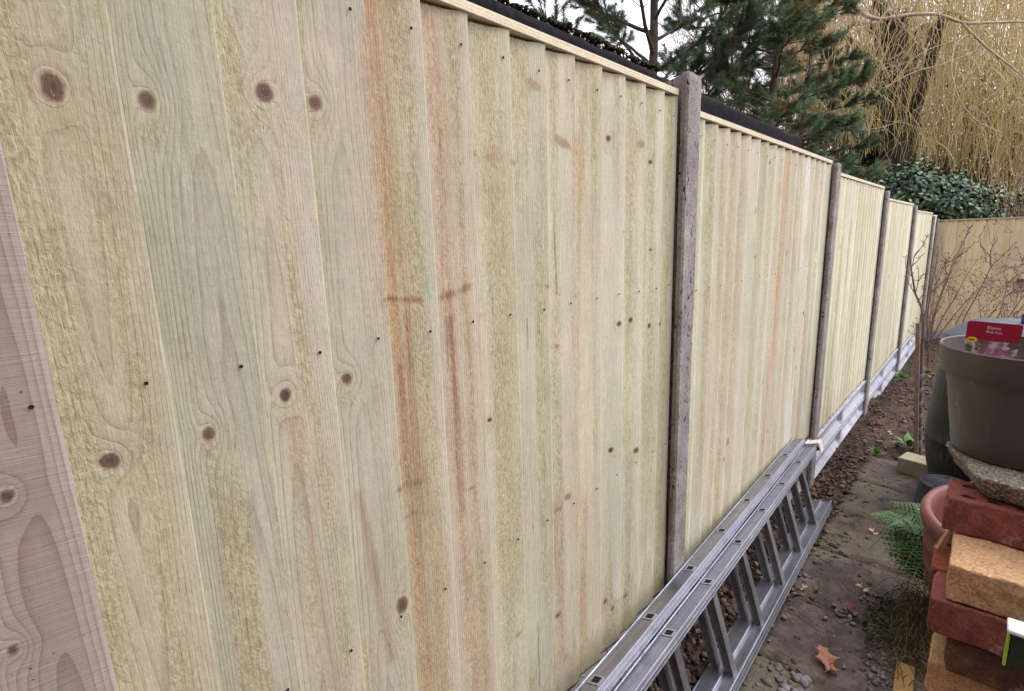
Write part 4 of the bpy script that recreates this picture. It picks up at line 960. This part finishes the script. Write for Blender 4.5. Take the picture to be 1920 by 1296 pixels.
def needles(tufts, per, ln, wd, seed, brown=0.):
    R = np.random.default_rng(seed); V, Rn = [], []
    for (p, d, L_) in tufts:
        d = d/np.linalg.norm(d); a, b = perp(d); t = R.random(per)*L_; th = R.random(per)*2*pi; sp = np.radians(R.uniform(22, 62, per))
        r_ = np.cos(th)[:, None]*a+np.sin(th)[:, None]*b; nd = np.cos(sp)[:, None]*d+np.sin(sp)[:, None]*r_
        base = p-d*t[:, None]; l_ = ln*R.uniform(.7, 1.15, per)
        sd_ = np.cross(nd, R.normal(size=(per, 3))); sd_ /= np.linalg.norm(sd_, axis=1)[:, None]; tip = base+nd*l_[:, None]; tip[:, 2] -= .12*l_
        V.append(np.stack([base-sd_*wd/2, base+sd_*wd/2, tip], 1).reshape(-1, 3))
        rv = .8*R.random(per)*R.random()+.1*R.random() if R.random() > brown else R.uniform(.85, 1., per)
        Rn.append(np.repeat(np.broadcast_to(rv, (per,)), 3))
    V = np.concatenate(V); return V, np.arange(len(V)).reshape(-1, 3), np.concatenate(Rn)
def pine(base, H, r0, label, seed, z_lo, z_hi, nb, blen, up=(.15, .6), per=46, ln=.12, brown=.04, mat=NEED, wd=.007, droop=0., dens=1.):
    R = np.random.default_rng(seed); base = np.array(base, float)
    root = thing('pine_tree', label, 'tree', tuple(base), 'pine trees behind the fence')
    nz_ = 14; tz = np.linspace(0, H, nz_); tp = np.stack([.06*np.sin(tz*.9+seed), .06*np.cos(tz*.7+seed), tz], -1); tr = r0*(1-.9*tz/H)
    v, f, _ = tubes([(tp, tr)], 10); npmesh('trunk', v, f, BARK, root, None, True)
    paths, tufts = [], []
    for k in range(nb):
        z = z_lo+(z_hi-z_lo)*(k+R.random()*.8)/nb; th = k*2.4+R.uniform(-.5, .5); u_ = R.uniform(*up); L_ = blen*(1-.75*max(0, (z-z_lo))/(H-z_lo))*R.uniform(.7, 1.15)
        d = np.array([cos(th), sin(th), u_]); d /= np.linalg.norm(d); n_ = 9; t = np.linspace(0, 1, n_)
        p0 = np.array([np.interp(z, tz, tp[:, 0]), np.interp(z, tz, tp[:, 1]), z])
        p = p0+np.outer(t*L_, d)+np.outer(t**2, [0, 0, .22*L_*R.uniform(.2, 1)-droop*L_])+np.cumsum(R.normal(0, .018*L_/2, (n_, 3)), 0)*np.array([1, 1, .7]); 
        rb = .032*L_/2+.004; paths.append((p, rb*(1-.8*t)))
        tufts.append((p[-1], d, .28))
        for j in range(int((5+L_*5.5)*dens)):
            s = R.uniform(.25, 1)**.8; q = p[0]*0+np.array([np.interp(s, t, p[:, c]) for c in range(3)]); a, b = perp(d); side = R.choice([-1, 1])
            d2 = d*R.uniform(.4, 1)+a*side*R.uniform(.4, 1)+np.array([0, 0, R.uniform(-.15, .7)-droop]); d2 /= np.linalg.norm(d2); l2 = R.uniform(.2, .65)*(1.15-s*.5)*min(1.3, L_/1.6)
            m = 5; t2 = np.linspace(0, 1, m); p2 = q+np.outer(t2*l2, d2)+np.outer(t2**2, [0, 0, .18*l2]); paths.append((p2, .009*(1-.6*t2)))
            e = p2[-1]-p2[-2]; tufts.append((p2[-1], e, .2+.12*R.random()))
            if R.random() < .75:
                d3 = d2+R.normal(0, .55, 3); d3 /= np.linalg.norm(d3); q3 = p2[2]; p3 = q3+np.outer(t2*l2*.6, d3); paths.append((p3, .006*(1-.5*t2))); tufts.append((p3[-1], d3, .2))
    v, f, _ = tubes(paths, 5); npmesh('branches', v, f, BARK, root, None, True)
    v, f, rn = needles(tufts, per, ln, wd, seed, brown); npmesh('needles', v, f, mat, root, dict(rnd=('FLOAT', rn)))
    return root
def base_at(px, D): p = unproj(px, 420, D); return (p[0], p[1], -.3)
pine(base_at(1212, 10.5), 11, .135, 'open-branched pine tree rising behind the shed roof, trunk visible', 3, 3.0, 9.5, 34, 2.7, (.25, .75), 190, .13, .04, NEED, .0065, 0., 1.6)
pine(base_at(1440, 9.5), 9, .10, 'dense dark green pine with drooping tufts left of the willow', 8, 2.3, 7.5, 50, 1.6, (-.1, .45), 170, .13, .12, NEED2, .007, .1, 1.2)
pine(base_at(1330, 13.5), 10, .10, 'thin pine with some browned needles, standing between the two nearer pines', 21, 2.6, 9, 34, 2.0, (-.1, .4), 80, .14, .35, NEED, .012, .15)
pine(base_at(1490, 12.5), 9.5, .10, 'tall dark pine directly against the left side of the willow', 15, 2.2, 8.5, 44, 1.7, (-.1, .35), 100, .13, .1, NEED, .010, .15)
pine(base_at(880, 21), 6.2, .10, 'distant pine whose crown only peeps over the shed roof', 31, 2.5, 5.6, 24, 1.9, (.0, .5), 40, .15, .05, NEED, .014)

# bare background trees
BTW = mat_rnd('bare_twig_bark', lin((128, 112, 108)), lin((158, 138, 124)), .9, 20)
def bare_tree(base, H, label, seed, spread=.5, r0=.09, levels=4, cat='tree', name='bare_tree', mat=BTW, group=None, n0=9, rmin=.004, z0=.25, kids=7):
    R = np.random.default_rng(seed); root = thing(name, label, cat, base, group); P0, P1 = [], []
    def grow(p, d, L_, r, lv):
        n_ = 7; t = np.linspace(0, 1, n_); a, b = perp(d); bend = R.normal(0, .12, 3)
        q = p+np.outer(t*L_, d)+np.outer(t**2*L_, bend)+np.cumsum(R.normal(0, .012*L_, (n_, 3)), 0); q[0] = p
        (P0 if lv == 0 else P1).append((q, np.maximum(r*(1-.75*t), rmin)))
        if lv >= levels: return
        for k in range(n0 if lv == 0 else kids):
            s = R.uniform(z0 if lv == 0 else .15, 1.); c = np.array([np.interp(s, t, q[:, c]) for c in range(3)]); th = R.uniform(0, 2*pi); an = R.uniform(.35, .9)*(1 if lv else 1.1)*spread*2
            a, b = perp(d); d2 = d*cos(an)+(a*cos(th)+b*sin(th))*sin(an); d2[2] += .12; d2 /= np.linalg.norm(d2); grow(c, d2, L_*R.uniform(.32, .55), max(r*(1-.7*s)*.55, rmin), lv+1)
    grow(np.zeros(3), np.array([0, 0, 1.]), H, r0, 0)
    v, f, i_ = tubes(P0, 8); npmesh('trunk', v, f, mat, root, dict(rnd=('FLOAT', np.full(len(v), .4))), True)
    v, f, i_ = tubes(P1, 3); npmesh('crown', v, f, mat, root, dict(rnd=('FLOAT', (i_*.618) % 1)))
    return root
for k, (px, D, H) in enumerate(((1380, 20, 9), (1480, 19, 10), (1590, 22, 11), (1900, 24, 12))):
    bare_tree(base_at(px, D), H, ['bare twiggy tree far behind the pines', 'grey leafless tree between pines and willow', 'tall leafless tree behind the willow trunk', 'leafless tree at the far right behind the willow'][k], 60+k, .5, .11, 3, group='leafless background trees', n0=26, rmin=.007, kids=9)

# weeping willow
WBARK = mat_simple('willow_bark', lin((66, 56, 54)), .95, .15, 0, 10, .4, .02)
WLIMB = mat_simple('willow_limb', lin((186, 168, 146)), .85, .2, 0, 25, .25, .004)
WTW = mat_veg('willow_twigs', lin((190, 162, 120)), lin((246, 224, 178)), .6, lin((220, 202, 128)))
WTY = mat_veg('yellow_willow_twigs', lin((182, 166, 98)), lin((220, 204, 128)), .6, lin((182, 180, 104)))
D0 = 13.5; wbase = unproj(1650, 420, D0); wroot = thing('willow_tree', 'big weeping willow with curtains of bare yellow-brown twigs beyond the fence corner', 'tree', (wbase[0], wbase[1], -.3))
o0 = np.array(wroot.location)
tz = np.linspace(0, 6.5, 12); v, f, _ = tubes([(np.stack([.12*np.sin(tz*.6), 0*tz, tz], -1), .36-.02*tz), (np.stack([.02+.15*(tz[3:]-tz[3])**1.05, .05*tz[3:], tz[3:]], -1), .2-.015*tz[3:])], 12)
npmesh('trunk', v, f, WBARK, wroot, None, True)
R = np.random.default_rng(5); limbs = []
def arc(pxs, D, r0, r1):
    pts = np.array([unproj(a, b, D+c) for a, b, c in pxs])-o0; t = np.linspace(0, 1, len(pts)); tt = np.linspace(0, 1, len(pts)*4)
    q = np.stack([np.interp(tt, t, pts[:, c]) for c in range(3)], -1)
    for _ in range(2): q[1:-1] = (q[:-2]+2*q[1:-1]+q[2:])/4
    return (q, np.linspace(r0, r1, len(q)))
limbs.append(arc([(1600, -10, -1.5), (1612, 25, -1.6), (1645, 38, -1.7), (1700, 28, -1.8), (1760, 25, -2), (1805, 45, -2), (1860, 42, -2.1), (1960, 40, -2.2)], D0, .045, .022))
limbs.append(arc([(1805, 45, -2), (1850, 90, -2.1), (1890, 120, -2.2), (1925, 150, -2.3)], D0, .026, .012))
limbs.append(arc([(1812, 66, -2), (1788, 85, -2), (1782, 135, -2.1), (1800, 195, -2.2), (1835, 232, -2.2), (1880, 250, -2.3)], D0, .022, .007))
limbs.append(arc([(1545, 208, -1), (1590, 230, -1.2), (1612, 246, -1.3), (1660, 238, -1.3), (1690, 225, -1.3)], D0, .016, .006))
limbs.append(arc([(1595, 15, -1), (1600, 40, -1), (1640, 60, -1.1), (1660, 120, -1.2), (1700, 90, -1.3), (1720, 150, -1.3)], D0, .02, .008))
for k in range(34):   # pale hanging boughs
    x0_ = R.uniform(1530, 2000); d_ = R.uniform(-2.4, 1.5); y0_ = R.uniform(-120, 90); xx = x0_; pts_ = []
    sl = R.normal(0, 26)
    for j in range(7): pts_.append((xx, y0_+j*R.uniform(22, 40), d_)); xx += sl+R.normal(0, 14)
    limbs.append(arc(pts_, D0, R.uniform(.012, .022), .004))
hl = []
for k in range(10):   # arching limbs high up, out of the trunk
    th = R.uniform(.3, 2.6); L_ = R.uniform(2.4, 4.6); t = np.linspace(0, 1, 14); z0_ = R.uniform(3.4, 6.2); hh = R.uniform(1.5, 3.2)
    q = np.stack([cos(th)*L_*t**.9, sin(th)*L_*t**.9, z0_+hh*np.sin(t*2.3)*1.0-1.2*t**3], -1); q[:, :2] += np.cumsum(R.normal(0, .04, (14, 2)), 0); hl.append((q, .09*(1-.85*t)+.008))
v, f, _ = tubes(hl, 6); npmesh('main_limbs', v, f, WBARK, wroot, None, True)
v, f, _ = tubes(limbs, 6); npmesh('limbs', v, f, WLIMB, wroot, None, True)
def strands(n_, pxr, Dr, endf, seed, yellow):
    R = np.random.default_rng(seed); out = []
    for k in range(n_):
        px = R.uniform(*pxr); D = R.uniform(*Dr); end = endf(px, R); top = R.uniform(-420, 40) if R.random() < .72 else R.uniform(20, 200)
        if top > end-60 or R.random() > .25+1.3*ss(.25, .7, vn(px/26., D*.8, 44)): continue
        a = unproj(px, top, D)-o0; b = unproj(px+R.normal(0, 10), end, D+R.normal(0, .2))-o0; b[:2] = a[:2]+(b[:2]-a[:2])*.0+R.normal(0, .16, 2)
        m = 16; t = np.linspace(0, 1, m); q = a+np.outer(t, b-a); L_ = np.linalg.norm(b-a)
        w = np.cumsum(R.normal(0, .024*L_/2, (m, 2)), 0); q[:, :2] += w-np.outer(t, w[-1]*.5); q[:, :2] += np.outer((1-t)**2, R.normal(0, .7, 2)); q[:, 2] += .12*np.sin(t*R.uniform(4, 9)+R.uniform(0, 6))*(1-t)
        out.append((q, R.uniform(.0045, .0075)*(1-.5*t)+.001))
        for j in range(R.integers(1, 5)):     # side twigs
            i0 = R.integers(1, m-4); l_ = R.uniform(.25, .8); tt = np.linspace(0, 1, 7); dr = R.normal(0, .36, 2)
            s = q[i0]+np.stack([dr[0]*tt**.7*l_*1.6, dr[1]*tt**.7*l_*1.6, -l_*tt+.06*np.sin(tt*3)], -1); s[:, :2] += np.cumsum(R.normal(0, .008, (7, 2)), 0); out.append((s, .0036*(1-.4*tt)+.0008))
    return out
def endA(px, R):
    lim = np.interp(px, [1480, 1540, 1600, 1700, 1800, 1860, 1920, 2100], [215, 285, 300, 300, 330, 380, 420, 430]); return lim-abs(R.normal(0, 55))-R.random()*20
st = strands(3300, (1490, 2150), (11.3, 17.5), endA, 1, False); v, f, i_ = tubes(st, 3); npmesh('twigs', v, f, WTW, wroot, dict(rnd=('FLOAT', (i_*.618) % 1)))
st = strands(230, (1540, 2100), (11., 13.0), lambda px, R: endA(px, R)+R.random()*25, 2, True); v, f, i_ = tubes(st, 3); q = npmesh('yellow_twigs', v, f, WTY, wroot, dict(rnd=('FLOAT', (i_*.618) % 1))); q['label'] = 'brighter yellow-green hanging twigs'
st = strands(10, (1700, 1830), (10.9, 11.3), lambda px, R: R.uniform(330, 400), 4, True); v, f, i_ = tubes(st, 3); npmesh('long_twigs', v, f, WTY, wroot, dict(rnd=('FLOAT', (i_*.618) % 1)))

# leafy shrubs ---------------------------------------------------------------------------
def leafmass(n_, cen, rad, size, seed, shell=.55, up=.5):
    R = np.random.default_rng(seed); V, Rn = [], []
    d = R.normal(size=(n_, 3)); d /= np.linalg.norm(d, axis=1)[:, None]; r = (shell+(1-shell)*R.random(n_)**.6)*(1+.16*np.sin(d[:, 0]*7+seed)+.14*np.sin(d[:, 2]*9+d[:, 1]*6))
    P = np.array(cen)+d*r[:, None]*np.array(rad)
    for k in range(n_):
        nrm = d[k]+R.normal(0, .55, 3)+np.array([0, 0, up]); nrm /= np.linalg.norm(nrm); a, b = perp(nrm); th = R.random()*2*pi; x = a*cos(th)+b*sin(th); y = np.cross(nrm, x); s = size*R.uniform(.6, 1.2)
        o_ = [(-.5, 0, 0), (-.15, .38, .04), (.12, .30, .05), (.5, 0, -.08), (.12, -.30, .05), (-.15, -.38, .04)]
        V.append(np.array([P[k]+s*(u_*x+v_*y+w_*nrm) for u_, v_, w_ in o_])); Rn.append(np.full(6, R.random()*.78 if R.random() < .93 else .95))
    V = np.concatenate(V); return V, np.arange(len(V)).reshape(-1, 6), np.concatenate(Rn), P
IVY = mat_veg('ivy_leaves', lin((44, 66, 46)), lin((104, 130, 98)), .5, lin((132, 150, 116)), .3)
DKG = mat_veg('dark_evergreen_leaves', lin((24, 34, 25)), lin((52, 62, 42)), .6, lin((84, 76, 50)))
def bush(name, label, cat, cen, rad, n_, size, mat, seed, ground=-.3, blobs=None, group=None):
    root = thing(name, label, cat, (cen[0], cen[1], ground), group); o_ = np.array([cen[0], cen[1], ground]); V, F, Rn, b = [], [], [], 0; paths = []
    for (dx, dy, dz, s) in (blobs or [(0, 0, 0, 1)]):
        c = np.array(cen)+np.array([dx, dy, dz])-o_; v, f, rn, P = leafmass(int(n_*s), c, np.array(rad)*s**.5, size, seed+40+int(10*dx), .35); V.append(v); F.append(f+b); Rn.append(rn); b += len(v)
        R = np.random.default_rng(seed)
        for k in range(60): q = P[R.integers(len(P))]; t = np.linspace(0, 1, 6)[:, None]; m0 = np.array([0, 0, .1]); paths.append((m0+(q-m0)*t+np.array([[0, 0, .3]])*np.sin(t*3)*.4, .012*(1-.6*t[:, 0])))
    npmesh('foliage', np.concatenate(V), np.concatenate(F), mat, root, dict(rnd=('FLOAT', np.concatenate(Rn))))
    v, f, _ = tubes(paths, 4); npmesh('stems', v, f, WBARK, root, None, True)
c1 = unproj(1698, 350, 9.9)
bush('ivy_bush', 'rounded blue-green ivy bush bulging over the far corner of the fence', 'shrub', (c1[0], c1[1]+.3, 1.78), (1.10, .8, .74), 5200, .080, IVY, 5, blobs=[(0, 0, 0, 1), (-.85, .0, .10, .6), (.60, .30, -.10, .6), (.0, .0, .28, .35), (.35, .1, -.25, .4)])
c2 = unproj(1560, 300, 10.5)
bush('evergreen_shrub', 'dull green feathery evergreen behind the third fence panel', 'shrub', (c2[0], c2[1], 1.7), (1.1, .9, .75), 2600, .07, DKG, 9)
c3 = unproj(1880, 400, 15.5)
bush('laurel_hedge', 'dark evergreen hedge seen through the willow twigs on the right', 'hedge', (c3[0], c3[1], 2.2), (3.8, .9, 3.2), 13000, .16, DKG, 12)
c4 = unproj(1600, 380, 17)
bush('holly_hedge', 'dark evergreen hedge low behind the willow trunk', 'hedge', (c4[0], c4[1], 2.6), (3.4, .9, 3.6), 13000, .17, DKG, 14)
ct = unproj(1655, 90, 14.2)
bush('climbing_ivy', 'dark ivy climbing the willow trunk, seen between the hanging twigs', 'ivy', (ct[0], ct[1], 4.2), (.62, .6, 1.5), 3800, .12, DKG, 44, blobs=[(0, 0, 0, 1), (.1, 0, 1.6, .7), (-.1, 0, -1.6, .8)])
# bramble thicket of brown stems on the right behind the fence
bare_tree(tuple(unproj(1900, 420, 11.6)*np.array([1, 1, 0])+np.array([0, 0, -.3])), 2.0, 'tangled brown bramble thicket just beyond the back fence', 90, .8, .02, 3, 'thicket', 'bramble_thicket', BTW, n0=30, rmin=.004, z0=.0)

# sapling with stake and spiral guard ----------------------------------------------------
SB = mat_simple('sapling_bark', lin((110, 92, 88)), .85, .2, 0, 60, .2, .001)
sx, sy = .473, 4.2; g0 = float(gh(sx, sy))
sap = thing('sapling', 'bare young fruit tree with spindly upright twigs by the fence', 'tree', (sx, sy, g0-.02)); so0 = np.array(sap.location)
def pxp(pts, Y):
    out = []
    for x, y in pts:
        d = _f+_r*((x-960)/FPX)-_u*((y-648)/FPX); t = Y/d.y; out.append([CX+d.x*t, Y, CZ+d.z*t])
    return np.array(out)
def smooth(q, r0, r1, n_=4):
    t = np.linspace(0, 1, len(q)); tt = np.linspace(0, 1, len(q)*n_); p = np.stack([np.interp(tt, t, q[:, c]) for c in range(3)], -1)
    for _ in range(2): p[1:-1] = (p[:-2]+2*p[1:-1]+p[2:])/4
    return p, np.linspace(r0, r1, len(p))
tr = [[(1725, 850), (1726, 760), (1728, 690), (1730, 640), (1732, 600), (1728, 575), (1716, 552), (1711, 520), (1708, 500), (1706, 470)]]
q, r = smooth(pxp(tr[0], sy)-so0, .012, .003); v, f, _ = tubes([(q, r)], 8); npmesh('trunk', v, f, SB, sap, None, True)
br = [[(1711, 520), (1700, 508), (1697, 488), (1700, 478)], [(1711, 500), (1714, 478), (1730, 462), (1738, 445), (1739, 438)], [(1714, 482), (1722, 470), (1735, 457)], [(1716, 552), (1722, 528), (1722, 505)], [(1719, 567), (1731, 552), (1736, 540)],
      [(1732, 640), (1742, 628), (1748, 600), (1752, 570), (1750, 545)], [(1748, 600), (1760, 580), (1772, 560)], [(1716, 552), (1706, 535), (1700, 522)], [(1708, 500), (1720, 490), (1728, 480)], [(1732, 600), (1740, 560), (1746, 530), (1756, 500)], [(1730, 640), (1716, 634), (1713, 610)], [(1722, 528), (1732, 512), (1738, 517)]]
ps = [smooth(pxp(b_, sy)-so0, .003, .0012) for b_ in br]
R = np.random.default_rng(3)
for q, r in list(ps):
    for k in range(5): i0 = R.integers(1, len(q)); d = R.normal(0, .5, 3)+np.array([0, 0, .5]); d /= np.linalg.norm(d); t = np.linspace(0, 1, 3)[:, None]; ps.append((q[i0]+d*t*R.uniform(.012, .035), .0016))
v, f, _ = tubes(ps, 5); npmesh('branches', v, f, SB, sap, None, True)
st_ = thing('tree_stake', 'weathered wooden stake tied close to the bare sapling', 'stake', (sx-.012, sy-.035, g0)); q = pxp([(1718, 850), (1721, 606)], sy-.035)-np.array(st_.location)
bm = bmesh.new(); zt_ = q[1][2]; addbox(bm, (-.011, -.011, -.1), (.011, .011, zt_), None, .002); o = bmobj('stake_shaft', bm, SHW, st_); 
M_ = Matrix.Identity(4); o.data.transform(Matrix(((1, 0, (q[1][0]-q[0][0])/zt_, q[0][0]), (0, 1, 0, 0), (0, 0, 1, 0), (0, 0, 0, 1)))); o.data.materials.clear(); o.data.materials.append(mat_simple('grey_stake_wood', lin((128, 106, 90)), .85, .2, 0, 60, .2, .001))
# spiral guard
gd = []; n_ = 420; t = np.linspace(0, 1, n_); turns = 6.5
zb_, zt_ = g0, .47; zz = zb_+(zt_-zb_)*t; cxg = np.interp(zz, [g0, .47], [.470, .425]); rg = .024
V = []
for s in (-.5, .5):
    off = s*.052; V.append(np.stack([cxg+rg*np.cos(t*turns*2*pi), sy+rg*np.sin(t*turns*2*pi), zz+off], -1))
V = np.concatenate(V); F = np.stack([np.arange(n_-1), np.arange(1, n_), n_+np.arange(1, n_), n_+np.arange(n_-1)], -1)
o = npmesh('tree_guard', V, F, mat_simple('grey_guard_plastic', lin((92, 92, 108)), .45, .45), None, None, True); md = o.modifiers.new('s', 'SOLIDIFY'); md.thickness = .0015; tag(o, 'dark grey spiral plastic guard wound round the sapling stem', 'tree guard')

# bare shrub twigs in front of the back fence -------------------------------------------
SH = mat_rnd('shrub_twig', lin((96, 72, 66)), lin((140, 116, 108)), .8, 60)
def shrub_px(label, Y, lines, seed, ntw, base_px, cat='shrub', rr=.006, spread=.5, tw=(.05, .22)):
    b = pxp([base_px], Y)[0]; zg = float(gh(b[0], Y)); root = thing('bare_shrub', label, cat, (b[0], Y, zg)); o_ = np.array(root.location); R = np.random.default_rng(seed); ps = []
    for ln_ in lines:
        q = pxp(ln_, Y)-o_; q[:, 1] += R.uniform(-.25, .25)*np.linspace(0, 1, len(q)); ps.append(smooth(q, rr, rr*.35))
    main = list(ps)
    for k in range(ntw):
        q, r = main[R.integers(len(main))]; i0 = R.integers(1, len(q)); d0 = q[i0]-q[i0-1]; d0 /= np.linalg.norm(d0)+1e-9; d = d0+R.normal(0, spread, 3)+np.array([0, 0, .15]); d /= np.linalg.norm(d); t = np.linspace(0, 1, 6)[:, None]; L_ = R.uniform(*tw)
        p = q[i0]+d*t*L_+np.cumsum(R.normal(0, .006, (6, 3)), 0); p[0] = q[i0]; ps.append((p, .0022*(1-.4*t[:, 0])))
        if R.random() < .5: main.append((p, p[:, 0]*0+.002))
    # buds
    for p, r in list(ps):
        e = p[-1]; t = np.linspace(-1, 1, 5); ps.append((e+np.stack([t*0, t*0, t*.008], -1), .0048*np.sqrt(np.clip(1.02-t**2, 0, 1))))
    v, f, i_ = tubes(ps, 4); npmesh('stems', v, f, SH, root, dict(rnd=('FLOAT', (i_*.618) % 1)), True)
shrub_px('tall bare shrub with long slanting stems in front of the back fence, beside the sapling', 6.2, [[(1738, 690), (1742, 640), (1752, 580), (1775, 520), (1790, 480), (1812, 440)], [(1742, 660), (1750, 600), (1768, 545), (1800, 470), (1815, 432)], [(1745, 640), (1770, 590), (1790, 560), (1810, 520), (1830, 490)], [(1740, 650), (1744, 600), (1756, 540), (1770, 500)],
 [(1745, 650), (1790, 590), (1830, 545), (1860, 520)], [(1742, 680), (1738, 600), (1745, 550), (1760, 470)]], 4, 150, (1738, 690), rr=.0055)
shrub_px('bare knobbly shrub spreading right across the back fence', 6.8, [[(1790, 660), (1805, 600), (1840, 540), (1858, 500), (1880, 480), (1905, 455)], [(1858, 500), (1856, 470), (1870, 450)], [(1800, 660), (1850, 600), (1880, 560), (1930, 520)], [(1830, 660), (1840, 600), (1835, 560)], [(1780, 660), (1790, 610), (1820, 560), (1855, 530)], [(1870, 660), (1880, 610), (1910, 570), (1930, 540)], [(1850, 640), (1875, 590), (1890, 530), (1930, 500)], [(1900, 640), (1905, 590), (1925, 560)]], 6, 270, (1810, 690), rr=.0055, spread=.7, tw=(.06, .26))

# fern, grass clump, weeds ---------------------------------------------------------------
FERN = mat_veg('fern_green', lin((34, 64, 32)), lin((76, 112, 56)), .5, lin((88, 92, 44)))
fr0 = np.array([.668, 2.42, -.03]); fern = thing('fern', 'green fern arching over the path beside the terracotta bowl', 'fern', tuple(fr0)); R = np.random.default_rng(8)
tips = [(1632, 966, 2.60), (1640, 1010, 2.42), (1648, 1050, 2.30), (1690, 1085, 2.18), (1630, 1030, 2.5), (1728, 1100, 2.15), (1690, 955, 2.7), (1712, 1060, 2.22), (1665, 990, 2.5), (1650, 1080, 2.26), (1705, 1105, 2.12), (1735, 1075, 2.2), (1676, 1010, 2.55), (1640, 990, 2.65)][:13]
def tip3(x, y, Y): return pxp([(x, y)], Y)[0]
for k, (x_, y_, Y_) in enumerate(tips):
    e = tip3(x_, y_, Y_)-fr0; n_ = 25; t = np.linspace(0, 1, n_); hgt_ = .10+.07*R.random()
    q = np.outer(t, e)+np.outer(np.sin(t**1.25*pi)*hgt_, [0, 0, 1]); V = []; F = []; b = 0
    tg_ = np.gradient(q, axis=0); tg_ /= np.linalg.norm(tg_, axis=1)[:, None]; side = np.cross(tg_, [0, 0, 1.]); side /= np.linalg.norm(side, axis=1)[:, None]+1e-9; upv = np.cross(side, tg_)
    L_ = np.linalg.norm(e)
    for i in range(3, n_):
        pl = .42*min(L_, .3)*np.sin(min(1, (1-t[i])*1.25+.04)*pi/2)*(.55+.45*min(1, t[i]*4))
        for s in (-1, 1):
            d = side[i]*s*.9+tg_[i]*.35-upv[i]*.12; d /= np.linalg.norm(d); m = 7; w_ = .10*pl
            for j in range(m):    # toothed pinna: pairs of small leaflets
                c = q[i]+d*pl*(j+.6)/m; lw = w_*(1-j/m*.85); dd = tg_[i]
                V += [c-d*pl*.5/m, c+dd*lw-d*pl*.05/m+upv[i]*.001, c+d*pl*.42/m, c-dd*lw*.8-d*pl*.05/m]; F.append([b, b+1, b+2, b+3]); b += 4
    o = npmesh('frond', np.array(V), np.array(F), FERN, fern, dict(rnd=('FLOAT', np.clip(.3+.4*R.random()+.15*R.normal(size=len(V)), 0, .79))))
    v, f, _ = tubes([(q, .0018*(1-.6*t))], 5); npmesh('stalk', v, f, mat_simple('fern_stalk', lin((146, 150, 92)), .6) if k == 0 else bpy.data.materials['fern_stalk'], o)
GRS = mat_veg('dry_grass', lin((84, 66, 50)), lin((128, 108, 82)), .7, lin((70, 84, 44)))
CRP = mat_veg('creeping_plant', lin((40, 42, 30)), lin((70, 74, 50)), .7, lin((104, 84, 62)))
k = 620; R = np.random.default_rng(6); ps = []
for i in range(k):
    x0 = R.normal(.655, .035); y0 = R.normal(2.14, .11); a = R.uniform(0, 6.28); L_ = R.uniform(.05, .16); t = np.linspace(0, 1, 6); ps.append((np.stack([x0+cos(a)*L_*t*.8, y0+sin(a)*L_*t*.8, -.07+.09*R.random()*np.sin(t*2.6)+.12*R.random()*(t < 2)*t*(1-t)], -1), .0009+.0006*(1-t)))
v, f, i_ = tubes(ps, 3); tag(npmesh('dry_grass', v, f, GRS, None, dict(rnd=('FLOAT', (i_*.618) % 1))), 'tangle of dry brown grass under the fern', 'grass', None, 'stuff')
v, f, rn, P = leafmass(2600, (.560, 2.16, -.06), (.075, .17, .04), .013, 4, .1, 1.); tag(npmesh('creeping_plant', v, f, CRP, None, dict(rnd=('FLOAT', rn))), 'low creeping greenery spilling onto the paving below the fern', 'ground cover', None, 'stuff')
WEED = mat_veg('weed_leaves', lin((70, 104, 48)), lin((108, 140, 76)), .5, lin((160, 180, 110)))
def weed(px, py, z, s, n_, label, seed):
    d = _f+_r*((px-960)/FPX)-_u*((py-648)/FPX); t = (z-CZ)/d.z; p = (CX+d.x*t, d.y*t, z); R = np.random.default_rng(seed); V = []
    for k in range(n_):
        a = R.uniform(0, 6.28); e = R.uniform(.2, 1.3); d_ = np.array([cos(a)*cos(e), sin(a)*cos(e), sin(e)]); sd_ = np.array([-sin(a), cos(a), 0]); L_ = s*R.uniform(.5, 1.1); w = L_*.16
        V += [d_*0, d_*L_*.5+sd_*w, d_*L_+np.array([0, 0, -.15*L_]), d_*L_*.5-sd_*w]
    o = npmesh('weed', np.array(V), np.arange(len(V)).reshape(-1, 4), WEED, None, dict(rnd=('FLOAT', R.random(len(V))*.9))); o.location = p; tag(o, label, 'weed')
weed(1703, 838, -.10, .13, 16, 'bright green leafy weed at the foot of the sapling guard', 1)
weed(1643, 852, -.105, .075, 18, 'small flat green weed in the soil between fence and sapling', 2)
weed(1688, 708, -.18, .10, 22, 'dull green weed tuft near the fourth post', 3)
weed(1735, 700, -.18, .10, 22, 'grassy weed tuft behind the sapling', 4)
# yellow timber edging at the bottom
bm = bmesh.new(); addbox(bm, (0, -.5, -.06), (.05, .26, .02), None, .003)
o = bmobj('timber_edging', bm, WOOD); simple_wood_attrs(o, (150, 118, 76), 4); o.location = (.625, 1.70, -.07); o.rotation_euler = (0, 0, .05); tag(o, 'yellow-brown timber edging strip at the foot of the brick stack', 'edging')
# small black bracket on the back fence
bm = bmesh.new(); addbox(bm, (0, 0, 0), (.10, .06, .045), None, .004); o = bmobj('hose_bracket', bm, BLK); o.location = (.975, 10.115, .56); tag(o, 'small black bracket fixed on the back fence at the right edge', 'bracket')
